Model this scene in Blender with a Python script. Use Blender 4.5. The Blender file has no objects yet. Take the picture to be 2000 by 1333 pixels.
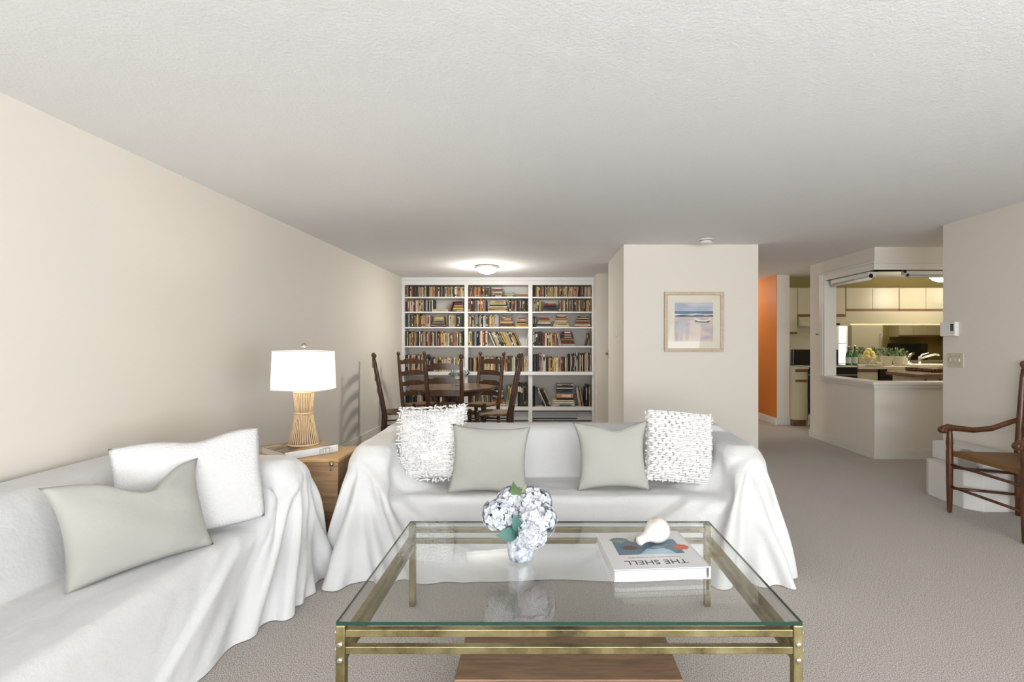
import bpy, bmesh, math, random
import numpy as np
from mathutils import Vector, Matrix, Euler
PI = math.pi
SC = bpy.context.scene
COL = SC.collection

# ------------------------------------------------------------------ camera, light, exposure
cam = bpy.data.cameras.new('camera'); camo = bpy.data.objects.new('camera', cam); COL.objects.link(camo)
camo.location = (0, 0, 1.32); camo.rotation_euler = (PI/2, 0, 0)
cam.sensor_width = 36; cam.lens = 18.0; cam.shift_x = -0.03; cam.shift_y = 0.00125
cam.clip_start = .02
SC.camera = camo
world = bpy.data.worlds.new('daylight'); SC.world = world; world.use_nodes = True
bg = world.node_tree.nodes['Background']; bg.inputs[0].default_value = (.86, .93, 1, 1); bg.inputs[1].default_value = 1.2
SC.view_settings.view_transform = 'Standard'; SC.view_settings.look = 'None'
SC.view_settings.gamma = 1; SC.view_settings.use_curve_mapping = False
SC.view_settings.exposure = 0.13
def area_light(name, loc, rot, sx, sy, power, color):
    l = bpy.data.lights.new(name, 'AREA'); l.shape = 'RECTANGLE'; l.size = sx; l.size_y = sy; l.energy = power; l.color = color
    o = bpy.data.objects.new(name, l); COL.objects.link(o); o.location = loc; o.rotation_euler = rot
    return o
# daylight coming in through the wide glass doors behind the camera
area_light('window_daylight', (.6, -5.45, 1.12), (PI/2+math.radians(60), 0, 0), 5.2, 1.6, 620, (.97, .985, 1))
area_light('side_window_daylight', (3.62, -2.6, 1.12), (PI/2+math.radians(25), 0, PI/2), 3.6, 1.75, 260, (.97, .985, 1))
def point_light(name, loc, power, color, r=.05):
    l = bpy.data.lights.new(name, 'POINT'); l.energy = power; l.color = color; l.shadow_soft_size = r
    o = bpy.data.objects.new(name, l); COL.objects.link(o); o.location = loc
    return o

# ------------------------------------------------------------------ materials
MATS = {}
def srgb(r, g, b):
    f = lambda c: c/12.92 if c <= .04045 else ((c+.055)/1.055)**2.4
    return (f(r/255), f(g/255), f(b/255), 1)
def mat(name, col, rough=.6, metal=0, emit=None, estr=0, spec=.5, sheen=0):
    m = bpy.data.materials.new(name); m.use_nodes = True
    p = m.node_tree.nodes['Principled BSDF']
    p.inputs['Base Color'].default_value = col if len(col) == 4 else (*col, 1)
    p.inputs['Roughness'].default_value = rough; p.inputs['Metallic'].default_value = metal
    p.inputs['Specular IOR Level'].default_value = spec
    if sheen: p.inputs['Sheen Weight'].default_value = sheen
    if emit:
        p.inputs['Emission Color'].default_value = (*emit[:3], 1); p.inputs['Emission Strength'].default_value = estr
    MATS[name] = m
    return m
def tex(m, kind='noise', scale=10, stretch=(1, 1, 1), detail=4, coord='Object', rough=.5):
    nt = m.node_tree; n = nt.nodes
    tc = n.new('ShaderNodeTexCoord'); mp = n.new('ShaderNodeMapping'); mp.inputs['Scale'].default_value = stretch
    nt.links.new(tc.outputs[coord], mp.inputs[0])
    if kind == 'noise':
        t = n.new('ShaderNodeTexNoise'); t.inputs['Scale'].default_value = scale; t.inputs['Detail'].default_value = detail; t.inputs['Roughness'].default_value = rough
        out = t.outputs['Fac']
    elif kind == 'voronoi':
        t = n.new('ShaderNodeTexVoronoi'); t.inputs['Scale'].default_value = scale; out = t.outputs['Distance']
    else:
        t = n.new('ShaderNodeTexWave'); t.inputs['Scale'].default_value = scale; t.inputs['Distortion'].default_value = detail; out = t.outputs['Fac']
        if kind == 'ring': t.wave_type = 'RINGS'
    nt.links.new(mp.outputs[0], t.inputs['Vector'])
    return out
def bump(m, src, strength=.3, dist=.01):
    nt = m.node_tree; p = nt.nodes['Principled BSDF']
    b = nt.nodes.new('ShaderNodeBump'); b.inputs['Strength'].default_value = strength; b.inputs['Distance'].default_value = dist
    nt.links.new(src, b.inputs['Height'])
    if p.inputs['Normal'].is_linked: nt.links.new(p.inputs['Normal'].links[0].from_socket, b.inputs['Normal'])
    nt.links.new(b.outputs[0], p.inputs['Normal'])
def ramp(m, src, stops, to='Base Color'):
    nt = m.node_tree; r = nt.nodes.new('ShaderNodeValToRGB'); e = r.color_ramp.elements
    while len(e) < len(stops): e.new(.5)
    for k, (p, c) in zip(e, stops): k.position = p; k.color = c if len(c) == 4 else (*c, 1)
    nt.links.new(src, r.inputs[0]); nt.links.new(r.outputs[0], nt.nodes['Principled BSDF'].inputs[to])
    return r

wallm = mat('wall_paint', (.75, .71, .645), .75); bump(wallm, tex(wallm, scale=220, detail=2), .06, .002)
wallk = mat('wall_paint_cool', (.75, .71, .65), .75); bump(wallk, tex(wallk, scale=220, detail=2), .06, .002)
trimm = mat('trim_paint', (.74, .72, .68), .4)
casem = mat('bookcase_paint', (.74, .735, .725), .4)
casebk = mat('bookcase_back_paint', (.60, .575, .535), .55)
ceilm = mat('ceiling_stipple', (.83, .84, .85), .85)
bump(ceilm, tex(ceilm, scale=65, detail=5, rough=.65), .35, .012); bump(ceilm, tex(ceilm, scale=7, detail=3), .15, .02)
carpet = mat('carpet', (.4, .36, .32), .95, sheen=.2, spec=.1)
ramp(carpet, tex(carpet, scale=230, detail=2, rough=.6), [(.38, (.20, .172, .15)), (.5, (.40, .362, .33)), (.62, (.63, .59, .55))])
bump(carpet, tex(carpet, scale=240, detail=2), .5, .006)
orangem = mat('orange_paint', (.60, .19, .02), .6)
olive = mat('olive_paint', (.37, .29, .10), .7)
cloth = mat('white_sheet', (.635, .638, .64), .9, sheen=.1, spec=.15)
bump(cloth, tex(cloth, scale=9, detail=6, rough=.65), .34, .022); bump(cloth, tex(cloth, scale=420, detail=1), .12, .001)
sage = mat('sage_cotton', (.385, .385, .355), .9, sheen=.1, spec=.15)
bump(sage, tex(sage, scale=8, detail=5), .32, .02); bump(sage, tex(sage, scale=500, detail=1), .12, .001)
knit = mat('white_knit', (.63, .63, .63), .95, sheen=.1, spec=.1)
bump(knit, tex(knit, 'voronoi', scale=95, stretch=(1, 1, 1.5)), .5, .006)
tuftm = mat('white_tuft_yarn', (.76, .755, .745), .95, sheen=.1, spec=.1); bump(tuftm, tex(tuftm, scale=120, detail=2), .3, .003)

def woodmat(name, dark, light, rough=.4, axis=(1, 9, 9), scale=5):
    m = mat(name, light, rough)
    ramp(m, tex(m, scale=scale, stretch=axis, detail=6, rough=.65), [(.3, dark), (.7, light)])
    bump(m, tex(m, scale=scale*4, stretch=axis, detail=3), .06, .003)
    return m
dkwood = woodmat('dark_walnut', (.032, .014, .007), (.105, .046, .021), .32, (6, 6, 1.2), 6)
armwood = woodmat('red_brown_maple', (.04, .014, .006), (.135, .045, .015), .3, (6, 6, 1.2), 6)
tablewood = woodmat('table_walnut', (.06, .03, .016), (.16, .088, .05), .25, (1, 8, 8), 4)
chestwood = woodmat('pine_front', (.20, .115, .055), (.36, .23, .13), .45, (1, 7, 14), 4)
chestwood2 = woodmat('pine_front_red', (.15, .07, .03), (.27, .145, .07), .45, (1, 7, 14), 4)
chesttop = woodmat('pine_top', (.42, .25, .10), (.60, .39, .19), .4, (1.5, 9, 9), 4)
boxwood = woodmat('worn_box_wood', (.11, .06, .032), (.24, .145, .085), .42, (1, 9, 9), 5)
framewood = woodmat('limed_wood', (.50, .38, .27), (.66, .53, .40), .5, (6, 6, 6), 8)
trimwood = woodmat('oak_pull', (.17, .085, .035), (.27, .14, .06), .4, (1, 9, 9), 6)
rush = mat('rush_seat', (.24, .14, .06), .6)
ramp(rush, tex(rush, 'wave', 28, (1, 1, 1), 1.5), [(.2, (.10, .055, .022)), (.8, (.26, .16, .075))]); bump(rush, tex(rush, 'wave', 28, (1, 1, 1), 1.5), .5, .006)
rush2 = mat('tan_rush_seat', (.30, .15, .05), .5)
ramp(rush2, tex(rush2, 'wave', 34, (0, 1, 0), .6), [(.2, (.20, .095, .03)), (.8, (.34, .18, .07))]); bump(rush2, tex(rush2, 'wave', 34, (0, 1, 0), .6), .4, .004)
brass = mat('aged_brass', (.42, .33, .14), .34, 1)
ramp(brass, tex(brass, scale=5, detail=7, rough=.7), [(.30, (.10, .085, .055)), (.45, (.27, .225, .11)), (.62, (.40, .35, .19))])
ramp(brass, tex(brass, scale=14, detail=5), [(.35, (.5, .5, .5)), (.7, (.26, .26, .26))], 'Roughness')
boltm = mat('bolt_metal', (.62, .60, .55), .3, 1)
darkmetal = mat('bronze_metal', (.09, .075, .06), .4, .8)
chrome = mat('chrome', (.75, .75, .75), .15, 1)
def archglass(name, tint, f0=.042):
    m = bpy.data.materials.new(name); m.use_nodes = True; nt = m.node_tree; n = nt.nodes
    n.remove(n['Principled BSDF'])
    tr = n.new('ShaderNodeBsdfTransparent'); tr.inputs[0].default_value = (*tint, 1)
    gl = n.new('ShaderNodeBsdfGlossy'); gl.inputs['Roughness'].default_value = 0.0
    lw = n.new('ShaderNodeLayerWeight'); lw.inputs['Blend'].default_value = .5
    pw = n.new('ShaderNodeMath'); pw.operation = 'POWER'; pw.inputs[1].default_value = 4; nt.links.new(lw.outputs['Facing'], pw.inputs[0])
    fr = n.new('ShaderNodeMath'); fr.operation = 'MULTIPLY_ADD'; fr.inputs[1].default_value = .95; fr.inputs[2].default_value = f0; nt.links.new(pw.outputs[0], fr.inputs[0])
    mx = n.new('ShaderNodeMixShader')
    nt.links.new(fr.outputs[0], mx.inputs[0]); nt.links.new(tr.outputs[0], mx.inputs[1]); nt.links.new(gl.outputs[0], mx.inputs[2])
    nt.links.new(mx.outputs[0], n['Material Output'].inputs[0]); MATS[name] = m
    return m
glassm = archglass('table_glass', (.985, .995, .99)); paneg = archglass('window_glass', (.97, .98, .98)); artglass = archglass('picture_glass', (.99, .99, .99), .008)
glassedge = mat('glass_edge_green', (.006, .045, .032), .12, spec=.8)
mirrorm = mat('mirror_silver', (.62, .60, .54), .03, 1)
shadem = bpy.data.materials.new('lamp_shade_linen'); shadem.use_nodes = True
_n = shadem.node_tree.nodes; _n.remove(_n['Principled BSDF'])
_d = _n.new('ShaderNodeBsdfDiffuse'); _d.inputs[0].default_value = (.9, .88, .84, 1)
_t = _n.new('ShaderNodeBsdfTranslucent'); _t.inputs[0].default_value = (.95, .90, .82, 1)
_m = _n.new('ShaderNodeMixShader'); _m.inputs[0].default_value = .55
shadem.node_tree.links.new(_d.outputs[0], _m.inputs[1]); shadem.node_tree.links.new(_t.outputs[0], _m.inputs[2])
shadem.node_tree.links.new(_m.outputs[0], _n['Material Output'].inputs[0])
ropem = mat('raffia_cord', (.60, .43, .26), .8); bump(ropem, tex(ropem, scale=180, detail=2), .4, .002)
hubm = mat('raffia_backing', (.30, .22, .14), .8)
bulbm = mat('lit_dome_glass', (.9, .88, .82), .3, emit=(1, .93, .80), estr=7)
tubem = mat('lit_strip_tube', (.9, .9, .85), .3, emit=(1, .93, .76), estr=9)
plasticw = mat('white_plastic', (.78, .77, .74), .35)
plasticb = mat('beige_plastic', (.60, .55, .45), .4)
blackm = mat('black_enamel', (.012, .012, .013), .2)
blackr = mat('black_rubber', (.02, .02, .02), .6)
cabm = mat('cream_laminate', (.66, .60, .44), .28)
appl = mat('appliance_white', (.70, .66, .55), .3)
counterm = mat('cream_counter', (.66, .60, .48), .25)
granite = mat('brown_granite', (.2, .1, .05), .2)
ramp(granite, tex(granite, scale=55, detail=4, rough=.7), [(.35, (.05, .02, .01)), (.5, (.20, .09, .035)), (.68, (.40, .24, .12))])
greeng = mat('green_bottle', (.03, .16, .05), .08, spec=.8)
labelm = mat('paper_label', (.55, .60, .52), .6)
lemonm = mat('lemon', (.80, .64, .20), .45); bump(lemonm, tex(lemonm, scale=60), .2, .003)
leafm = mat('leaf_green', (.06, .12, .03), .5); leafl = mat('leaf_pale', (.22, .30, .13), .5)
leafgrey = mat('leaf_grey_green', (.25, .30, .27), .6)
soapm = mat('soap_amber', (.70, .62, .42), .15)
petalm = mat('hydrangea_petal', (.56, .585, .63), .7, spec=.2)
petalg = mat('hydrangea_grey', (.55, .60, .60), .7)
petalsh = mat('hydrangea_teal', (.055, .15, .13), .6)
vasem = mat('mercury_glass', (.60, .66, .74), .2, .25)
ramp(vasem, tex(vasem, scale=38, detail=5, rough=.7), [(.36, (.16, .20, .27)), (.5, (.55, .61, .70)), (.62, (.84, .87, .90))]); bump(vasem, tex(vasem, scale=55, detail=3), .6, .008)
shellm = mat('shell_ivory', (.80, .74, .69), .35)
ramp(shellm, tex(shellm, scale=14, detail=4), [(.33, (.60, .48, .40)), (.5, (.72, .69, .67))])
pagesm = mat('page_edges', (.80, .78, .72), .7); pagesw = mat('white_page_edges', (.72, .73, .75), .6)
bump(pagesw, tex(pagesw, 'wave', 120, (0, 0, 1), .5), .3, .002)
jacket = mat('white_jacket', (.66, .655, .66), .25); navyc = mat('blue_cover_cloth', (.10, .17, .28), .6)
printblue = mat('print_blue', (.10, .17, .23), .3); printwave = mat('print_pale_blue', (.33, .48, .58), .3)
printbrown = mat('print_brown', (.10, .055, .035), .3); printorange = mat('print_orange', (.55, .10, .035), .3)
printgreen = mat('print_grey_green', (.22, .27, .25), .3); printcream = mat('print_cream', (.58, .55, .47), .3)
inkm = mat('ink_dark', (.05, .055, .08), .5); inkg = mat('ink_grey', (.30, .28, .27), .5)
heatm = mat('heater_grey', (.45, .46, .48), .45)
concrete = mat('white_plaster_box', (.70, .69, .67), .6); greyarch = mat('grey_plastic', (.38, .375, .37), .5)
matbd = mat('mat_board', (.74, .70, .58), .6)
dayw = mat('bright_blind', (.9, .9, .9), .6, emit=(1, 1, 1), estr=1.6)  # slats glow by themselves, standing in for daylight behind the blind
outw = mat('outdoor_deck', (.45, .42, .38), .8)

# ------------------------------------------------------------------ helpers
class MB:
    def __init__(s): s.bm = bmesh.new()
    def box(s, x0, x1, y0, y1, z0, z1, bev=0, seg=2, mi=0):
        r = bmesh.ops.create_cube(s.bm, size=1)['verts']
        for v in r: v.co = Vector(((x0+x1)/2+v.co.x*(x1-x0), (y0+y1)/2+v.co.y*(y1-y0), (z0+z1)/2+v.co.z*(z1-z0)))
        fs = list({f for v in r for f in v.link_faces})
        for f in fs: f.material_index = mi
        if bev:
            es = list({e for v in r for e in v.link_edges})
            bmesh.ops.bevel(s.bm, geom=es, offset=bev, segments=seg, affect='EDGES', profile=.5)
        return s
    def prism(s, pts, z0, z1, mi=0, axis='z', bev=0):
        f3 = {'z': lambda a, b, c: (a, b, c), 'y': lambda a, b, c: (a, c, b), 'x': lambda a, b, c: (c, a, b)}[axis]
        lo = [s.bm.verts.new(f3(a, b, z0)) for a, b in pts]; hi = [s.bm.verts.new(f3(a, b, z1)) for a, b in pts]
        n = len(pts); fs = [s.bm.faces.new(lo[::-1]), s.bm.faces.new(hi)]
        for i in range(n): fs.append(s.bm.faces.new((lo[i], lo[(i+1) % n], hi[(i+1) % n], hi[i])))
        for f in fs: f.material_index = mi
        if bev: bmesh.ops.bevel(s.bm, geom=list({e for f in fs for e in f.edges}), offset=bev, segments=2, affect='EDGES', profile=.5)
        return s
    def lathe(s, prof, c=(0, 0, 0), n=20, M=None, caps=True, mi=0):
        rings = []
        for r, z in prof:
            ring = []
            for i in range(n):
                a = 2*PI*i/n; p = Vector((r*math.cos(a), r*math.sin(a), z))
                p = (M @ p) if M is not None else p+Vector(c)
                ring.append(s.bm.verts.new(p))
            rings.append(ring)
        for a, b in zip(rings, rings[1:]):
            for i in range(n):
                f = s.bm.faces.new((a[i], a[(i+1) % n], b[(i+1) % n], b[i])); f.material_index = mi; f.smooth = True
        if caps:
            f = s.bm.faces.new(rings[0][::-1]); f.material_index = mi; f = s.bm.faces.new(rings[-1]); f.material_index = mi
        return s
    def tube(s, pts, rad, n=8, mi=0, caps=True, flat=1.0):
        pts = [Vector(p) for p in pts]; m = len(pts)
        if not hasattr(rad, '__len__'): rad = [rad]*m
        rings = []; up = None
        for i, p in enumerate(pts):
            t = (pts[min(i+1, m-1)]-pts[max(i-1, 0)]).normalized()
            if up is None:
                up = Vector((0, 0, 1)) if abs(t.z) < .9 else Vector((1, 0, 0))
            u = (up-t*up.dot(t)).normalized(); w = t.cross(u); up = u
            rings.append([s.bm.verts.new(p+(u*math.cos(2*PI*k/n)*flat+w*math.sin(2*PI*k/n))*rad[i]) for k in range(n)])
        for a, b in zip(rings, rings[1:]):
            for k in range(n):
                f = s.bm.faces.new((a[k], a[(k+1) % n], b[(k+1) % n], b[k])); f.smooth = True; f.material_index = mi
        if caps: s.bm.faces.new(rings[0][::-1]).material_index = mi; s.bm.faces.new(rings[-1]).material_index = mi
        return s
    def ball(s, c, r, sx=1, sy=1, sz=1, u=12, v=8, M=None):
        vs = bmesh.ops.create_uvsphere(s.bm, u_segments=u, v_segments=v, radius=r)['verts']
        for q in vs:
            p = Vector((q.co.x*sx, q.co.y*sy, q.co.z*sz)); q.co = ((M @ p) if M is not None else p)+Vector(c)
        for f in {f for q in vs for f in q.link_faces}: f.smooth = True
        return s
    def quad(s, pts, mi=0):
        f = s.bm.faces.new([s.bm.verts.new(p) for p in pts]); f.material_index = mi
        return s
    def xf(s, M):
        bmesh.ops.transform(s.bm, matrix=M, verts=s.bm.verts); return s
    def mesh(s, name, mats, smooth=False):
        bmesh.ops.recalc_face_normals(s.bm, faces=s.bm.faces)
        me = bpy.data.meshes.new(name); s.bm.to_mesh(me); s.bm.free()
        for m in (mats if isinstance(mats, (list, tuple)) else [mats]): me.materials.append(m)
        if smooth:
            for p in me.polygons: p.use_smooth = True
        return me
    def build(s, name, mats, parent=None, smooth=False):
        return put(name, s.mesh(name, mats, smooth), parent)
def put(name, me, parent=None):
    o = bpy.data.objects.new(name, me); COL.objects.link(o)
    if parent is not None:
        o.parent = parent
        if parent.get('_w'): o.matrix_parent_inverse = Matrix.LocRotScale(parent.location, parent.rotation_euler, None).inverted()
    return o
def tag(o, label=None, cat=None, group=None, kind=None):
    for k, v in (('label', label), ('category', cat), ('group', group), ('kind', kind)):
        if v: o[k] = v
    return o
def thing(name, label, cat, loc=(0, 0, 0), rz=0, group=None, world=False):
    """An Empty at the base of a thing. world=True: its parts are modelled in room coordinates."""
    o = bpy.data.objects.new(name, None); COL.objects.link(o); o.location = loc; o.rotation_euler = (0, 0, rz)
    o.empty_display_size = .1
    if world: o['_w'] = 1
    return tag(o, label, cat, group)
def struct(name, mb, m): return tag(mb.build(name, m), kind='structure')
def bx(name, x0, x1, y0, y1, z0, z1, m, parent=None, bev=0): return MB().box(x0, x1, y0, y1, z0, z1, bev).build(name, m, parent)
def copy_tree(root, loc, rz, label):
    r = root.copy(); COL.objects.link(r); r.location = loc; r.rotation_euler = (0, 0, rz); r['label'] = label
    for ch in list(root.children):
        c = ch.copy(); COL.objects.link(c); c.parent = r
        for g in list(ch.children):
            d = g.copy(); COL.objects.link(d); d.parent = c
    return r
def text_mesh(body, size, M, m, name, parent, extrude=.0004):
    cu = bpy.data.curves.new('t', 'FONT'); cu.body = body; cu.size = size; cu.align_x = 'CENTER'; cu.align_y = 'CENTER'; cu.extrude = extrude
    cu.resolution_u = 3
    o = bpy.data.objects.new('t', cu); COL.objects.link(o)
    me = bpy.data.meshes.new_from_object(o.evaluated_get(bpy.context.evaluated_depsgraph_get()))
    bpy.data.objects.remove(o); bpy.data.curves.remove(cu)
    me.transform(M); me.materials.clear(); me.materials.append(m); me.name = name
    return put(name, me, parent)

# ------------------------------------------------------------------ room shell
H = 2.40
struct('floor', MB().box(-2.5, 8.8, -5.75, 11.2, -.06, 0), carpet)
struct('ceiling', MB().box(-2.5, 8.8, -5.75, 11.2, H, H+.1), ceilm)
struct('wall_left', MB().box(-2.46, -2.34, -5.75, 9, 0, H), wallm)
struct('wall_far', MB().box(-2.34, .85, 8.86, 8.98, 0, H), wallk)
struct('wall_alcove', MB().box(.85, 2.379, 8.06, 8.98, 0, H), wallm)
struct('wall_center', MB().box(.893, 2.379, 5.65, 6.97, 0, H), wallm)
struct('wall_hall_left', MB().box(2.25, 2.379, 8.98, 11.1, 0, H), wallm)
struct('wall_hall_end', MB().box(2.25, 3.95, 11.1, 11.2, 0, H), wallm)
wo = struct('wall_hall_right', MB().box(3.742, 3.943, 8.18, 11.1, 0, H), wallk)
bx('orange_face', 3.734, 3.742, 8.18, 11.1, 0, H, orangem, wo)
struct('wall_right', MB().box(3.69, 3.81, -5.75, -4.5, 0, H).box(3.69, 3.81, -.7, 4.72, 0, H).box(3.69, 3.81, -4.5, -.7, 2.15, H).box(3.69, 3.81, -4.5, -.7, 0, .06), wallm)
w2 = struct('window_2', MB().box(3.70, 3.80, -4.5, -4.44, .06, 2.15).box(3.70, 3.80, -.76, -.7, .06, 2.15).box(3.70, 3.80, -4.44, -.76, 2.09, 2.15).box(3.70, 3.80, -4.44, -.76, .06, .12), trimm)
for k in range(3):
    a = -4.44+k*3.68/3
    bx('pane', 3.745, 3.755, a, a+3.68/3, .12, 2.09, paneg, w2)
    if k: bx('stile', 3.71, 3.79, a-.04, a+.04, .12, 2.09, trimm, w2)
struct('wall_passage', MB().box(3.81, 8.8, 4.60, 4.72, 0, H), wallm)
struct('wall_kitchen_side', MB().box(3.76, 3.88, 6.84, 7.2, 0, H), wallk)
hw = [(3.76, 5.8), (5.25, 5.8), (5.25, 5.92), (3.88, 5.92), (3.88, 6.84), (3.76, 6.84)]
struct('wall_kitchen_half', MB().prism(hw, 0, .84), wallk)
struct('wall_kitchen_header', MB().prism(hw, 2.14, H), wallk)
struct('wall_kitchen_near', MB().box(5.25, 8.7, 5.8, 5.92, 0, H), olive)
struct('wall_kitchen_back', MB().box(3.943, 8.7, 8.6, 8.72, 0, H), olive)
struct('wall_kitchen_right', MB().box(8.7, 8.8, 4.72, 8.72, 0, H), olive)
# wide glass doors behind the camera
struct('wall_rear', MB().box(-2.5, -1.9, -5.75, -5.63, 0, H).box(3.1, 3.81, -5.75, -5.63, 0, H).box(-1.9, 3.1, -5.75, -5.63, 2.15, H).box(-1.9, 3.1, -5.75, -5.63, 0, .06), wallm)
w1 = struct('window_1', MB().box(-1.9, -1.84, -5.74, -5.64, .06, 2.15).box(3.04, 3.1, -5.74, -5.64, .06, 2.15).box(-1.84, 3.04, -5.74, -5.64, 2.09, 2.15).box(-1.84, 3.04, -5.74, -5.64, .06, .12), trimm)
for k in range(4):
    a = -1.84+k*1.22
    bx('pane', a, a+1.22, -5.70, -5.69, .12, 2.09, paneg, w1)
    if k: bx('stile', a-.04, a+.04, -5.73, -5.65, .12, 2.09, trimm, w1)
struct('ground', MB().box(3.81, 14, -5.75, 4.6, -.12, -.06).box(-8, 14, -14, -5.75, -.12, -.06), outw)

# baseboards
def base(name, x0, x1, y0, y1, h=.1):
    mb = MB().box(x0, x1, y0, y1, 0, h, .004); struct(name, mb, trimm)
base('baseboard_left', -2.34, -2.322, -5.6, 8.45, .125)
base('baseboard_center', .89, 2.39, 5.635, 5.652, .09)
base('baseboard_hall', 3.716, 3.735, 8.17, 11.1, .11)
base('baseboard_hall_end', 3.725, 3.95, 8.163, 8.182, .11)
base('baseboard_right', 3.672, 3.69, -.7, 4.72, .09)
struct('baseboard_kitchen', MB().prism([(3.742, 5.782), (5.25, 5.782), (5.25, 5.802), (3.762, 5.802), (3.762, 7.2), (3.742, 7.2)], 0, .1), trimm)
# pass-through trim
def lring(o, z0, z1, name, m, end=6.86):
    a = 3.76-o; b = 5.8-o; i = 3.88+o; j = 5.92+o
    struct(name, MB().prism([(a, b), (5.25, b), (5.25, j), (i, j), (i, end), (a, end)], z0, z1, bev=.004), m)
lring(.045, .84, .872, 'trim_1', trimm); lring(.022, .80, .84, 'trim_2', trimm)
lring(.015, 2.14, 2.235, 'trim_3', trimm); lring(.028, 2.215, 2.24, 'trim_4', trimm)
struct('trim_5', MB().box(3.742, 3.90, 6.80, 6.842, .872, 2.14, .003), trimm)
struct('trim_6', MB().box(3.737, 3.762, 6.842, 6.93, .80, 2.235, .004), trimm)

# ------------------------------------------------------------------ cloth drape (position based, settles a sheet over a sofa shape)
def drape(ext, h, z0, boxes, press, clamp, steps=150, iters=6, rc=.3, seed=1, bend=.28):
    x0, x1, y0, y1 = ext
    nx = int(round((x1-x0)/h))+1; ny = int(round((y1-y0)/h))+1
    gx, gy = np.meshgrid(np.linspace(x0, x1, nx), np.linspace(y0, y1, ny))
    rng = np.random.RandomState(seed)
    P = np.stack([gx, gy, np.full_like(gx, z0)], -1); P[..., 2] += rng.uniform(-.004, .004, gx.shape)
    qx = np.abs(gx-(x0+x1)/2)-((x1-x0)/2-rc); qy = np.abs(gy-(y0+y1)/2)-((y1-y0)/2-rc)
    act = (np.hypot(np.maximum(qx, 0), np.maximum(qy, 0)) <= rc+1e-6)
    hx = (x1-x0)/(nx-1); hy = (y1-y0)/(ny-1)
    W = act.astype(float); V = np.zeros_like(P); dt = 1/50.; cons = []; s = np.s_
    def add(a, b, L, k): cons.append((a, b, L, k))
    for o in (0, 1):
        add((s[:], s[o:nx-1:2]), (s[:], s[o+1:nx:2]), hx, 1.); add((s[o:ny-1:2], s[:]), (s[o+1:ny:2], s[:]), hy, 1.)
    d = math.hypot(hx, hy)
    for o in (0, 1):
        add((s[o:ny-1:2], s[0:nx-1]), (s[o+1:ny:2], s[1:nx]), d, .35); add((s[o:ny-1:2], s[1:nx]), (s[o+1:ny:2], s[0:nx-1]), d, .35)
    for o in range(4):
        add((s[:], s[o:nx-2:4]), (s[:], s[o+2:nx:4]), 2*hx, bend); add((s[o:ny-2:4], s[:]), (s[o+2:ny:4], s[:]), 2*hy, bend)
    for n in (5, 15):
        for o in range(0, 2*n, 1 if n < 6 else 3):
            add((s[:], s[o:nx-n:2*n]), (s[:], s[o+n:nx:2*n]), n*hx, -1.); add((s[o:ny-n:2*n], s[:]), (s[o+n:ny:2*n], s[:]), n*hy, -1.)
    def fix(Q, Po, mu, kc=0):
        for (bx_, by, bz, ex, ey, ez, rx, r) in boxes:
            c, sn = math.cos(rx), math.sin(rx)
            dx = Q[..., 0]-bx_; dy = Q[..., 1]-by; dz = Q[..., 2]-bz
            L = np.stack([dx, c*dy+sn*dz, -sn*dy+c*dz], -1); E = np.array([ex-r, ey-r, ez-r])
            q = np.abs(L)-E; qo = np.maximum(q, 0); do = np.sqrt((qo**2).sum(-1)); inner = (do == 0); m = q.max(-1)
            sd = np.where(inner, m, do)-r; hit = sd < 0
            if not hit.any(): continue
            g = np.where(inner[..., None], (q == m[..., None])*1.0, qo/np.maximum(do, 1e-9)[..., None])*np.sign(L)
            g /= np.maximum(np.sqrt((g**2).sum(-1)), 1e-9)[..., None]
            pu = np.where(hit, -sd, 0)[..., None]*g
            Q += np.stack([pu[..., 0], c*pu[..., 1]-sn*pu[..., 2], sn*pu[..., 1]+c*pu[..., 2]], -1)
            if mu: Q -= np.where(hit[..., None], (Q-Po)*mu, 0)
        clamp(Q, kc)
    for st in range(steps):
        late = st > steps*.6
        A = press(P); A[..., 2] -= 3.5
        V = (V+A*dt)*(.9 if late else .96)
        sp = np.sqrt((V**2).sum(-1, keepdims=True)); V *= np.minimum(1, 1.6/np.maximum(sp, 1e-9))
        Po = P.copy(); P = P+V*dt*W[..., None]
        for it in range(iters):
            for sa, sb, L, k in cons:
                a = P[sa]; b = P[sb]; na = min(a.shape[0], b.shape[0]); nb = min(a.shape[1], b.shape[1])
                a = a[:na, :nb]; b = b[:na, :nb]; wa = W[sa][:na, :nb]*W[sb][:na, :nb]
                D = b-a; l = np.sqrt((D**2).sum(-1))+1e-9
                if k < 0: lam = np.maximum(l-L, 0); k = .8
                elif k < .3: lam = np.minimum(l-L, 0)
                else: lam = l-L
                c = (.5*k*wa*lam/l)[..., None]*D
                a += c; b -= c
            if it % 3 == 2: fix(P, Po, 0)
        fix(P, Po, .25 if late else .06, max(0, (st/steps-.55))*.6)
        V = (P-Po)/dt
    return P, act
SOFA = [(-1.12, 0, .34, .125, .42, .36, 0, .045), (1.12, 0, .34, .125, .42, .36, 0, .045), (0, -.13, .2, 1.05, .33, .22, 0, .05),
        (0, .27, .36, 1.2, .15, .38, 0, .06), (0, .135, .522, 1.0, .10, .19, -.44, .04)]
SOFA_DEEP = [(-1.12, -.075, .34, .125, .495, .36, 0, .045), (1.12, -.075, .34, .125, .495, .36, 0, .045)]+SOFA[2:]
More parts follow.
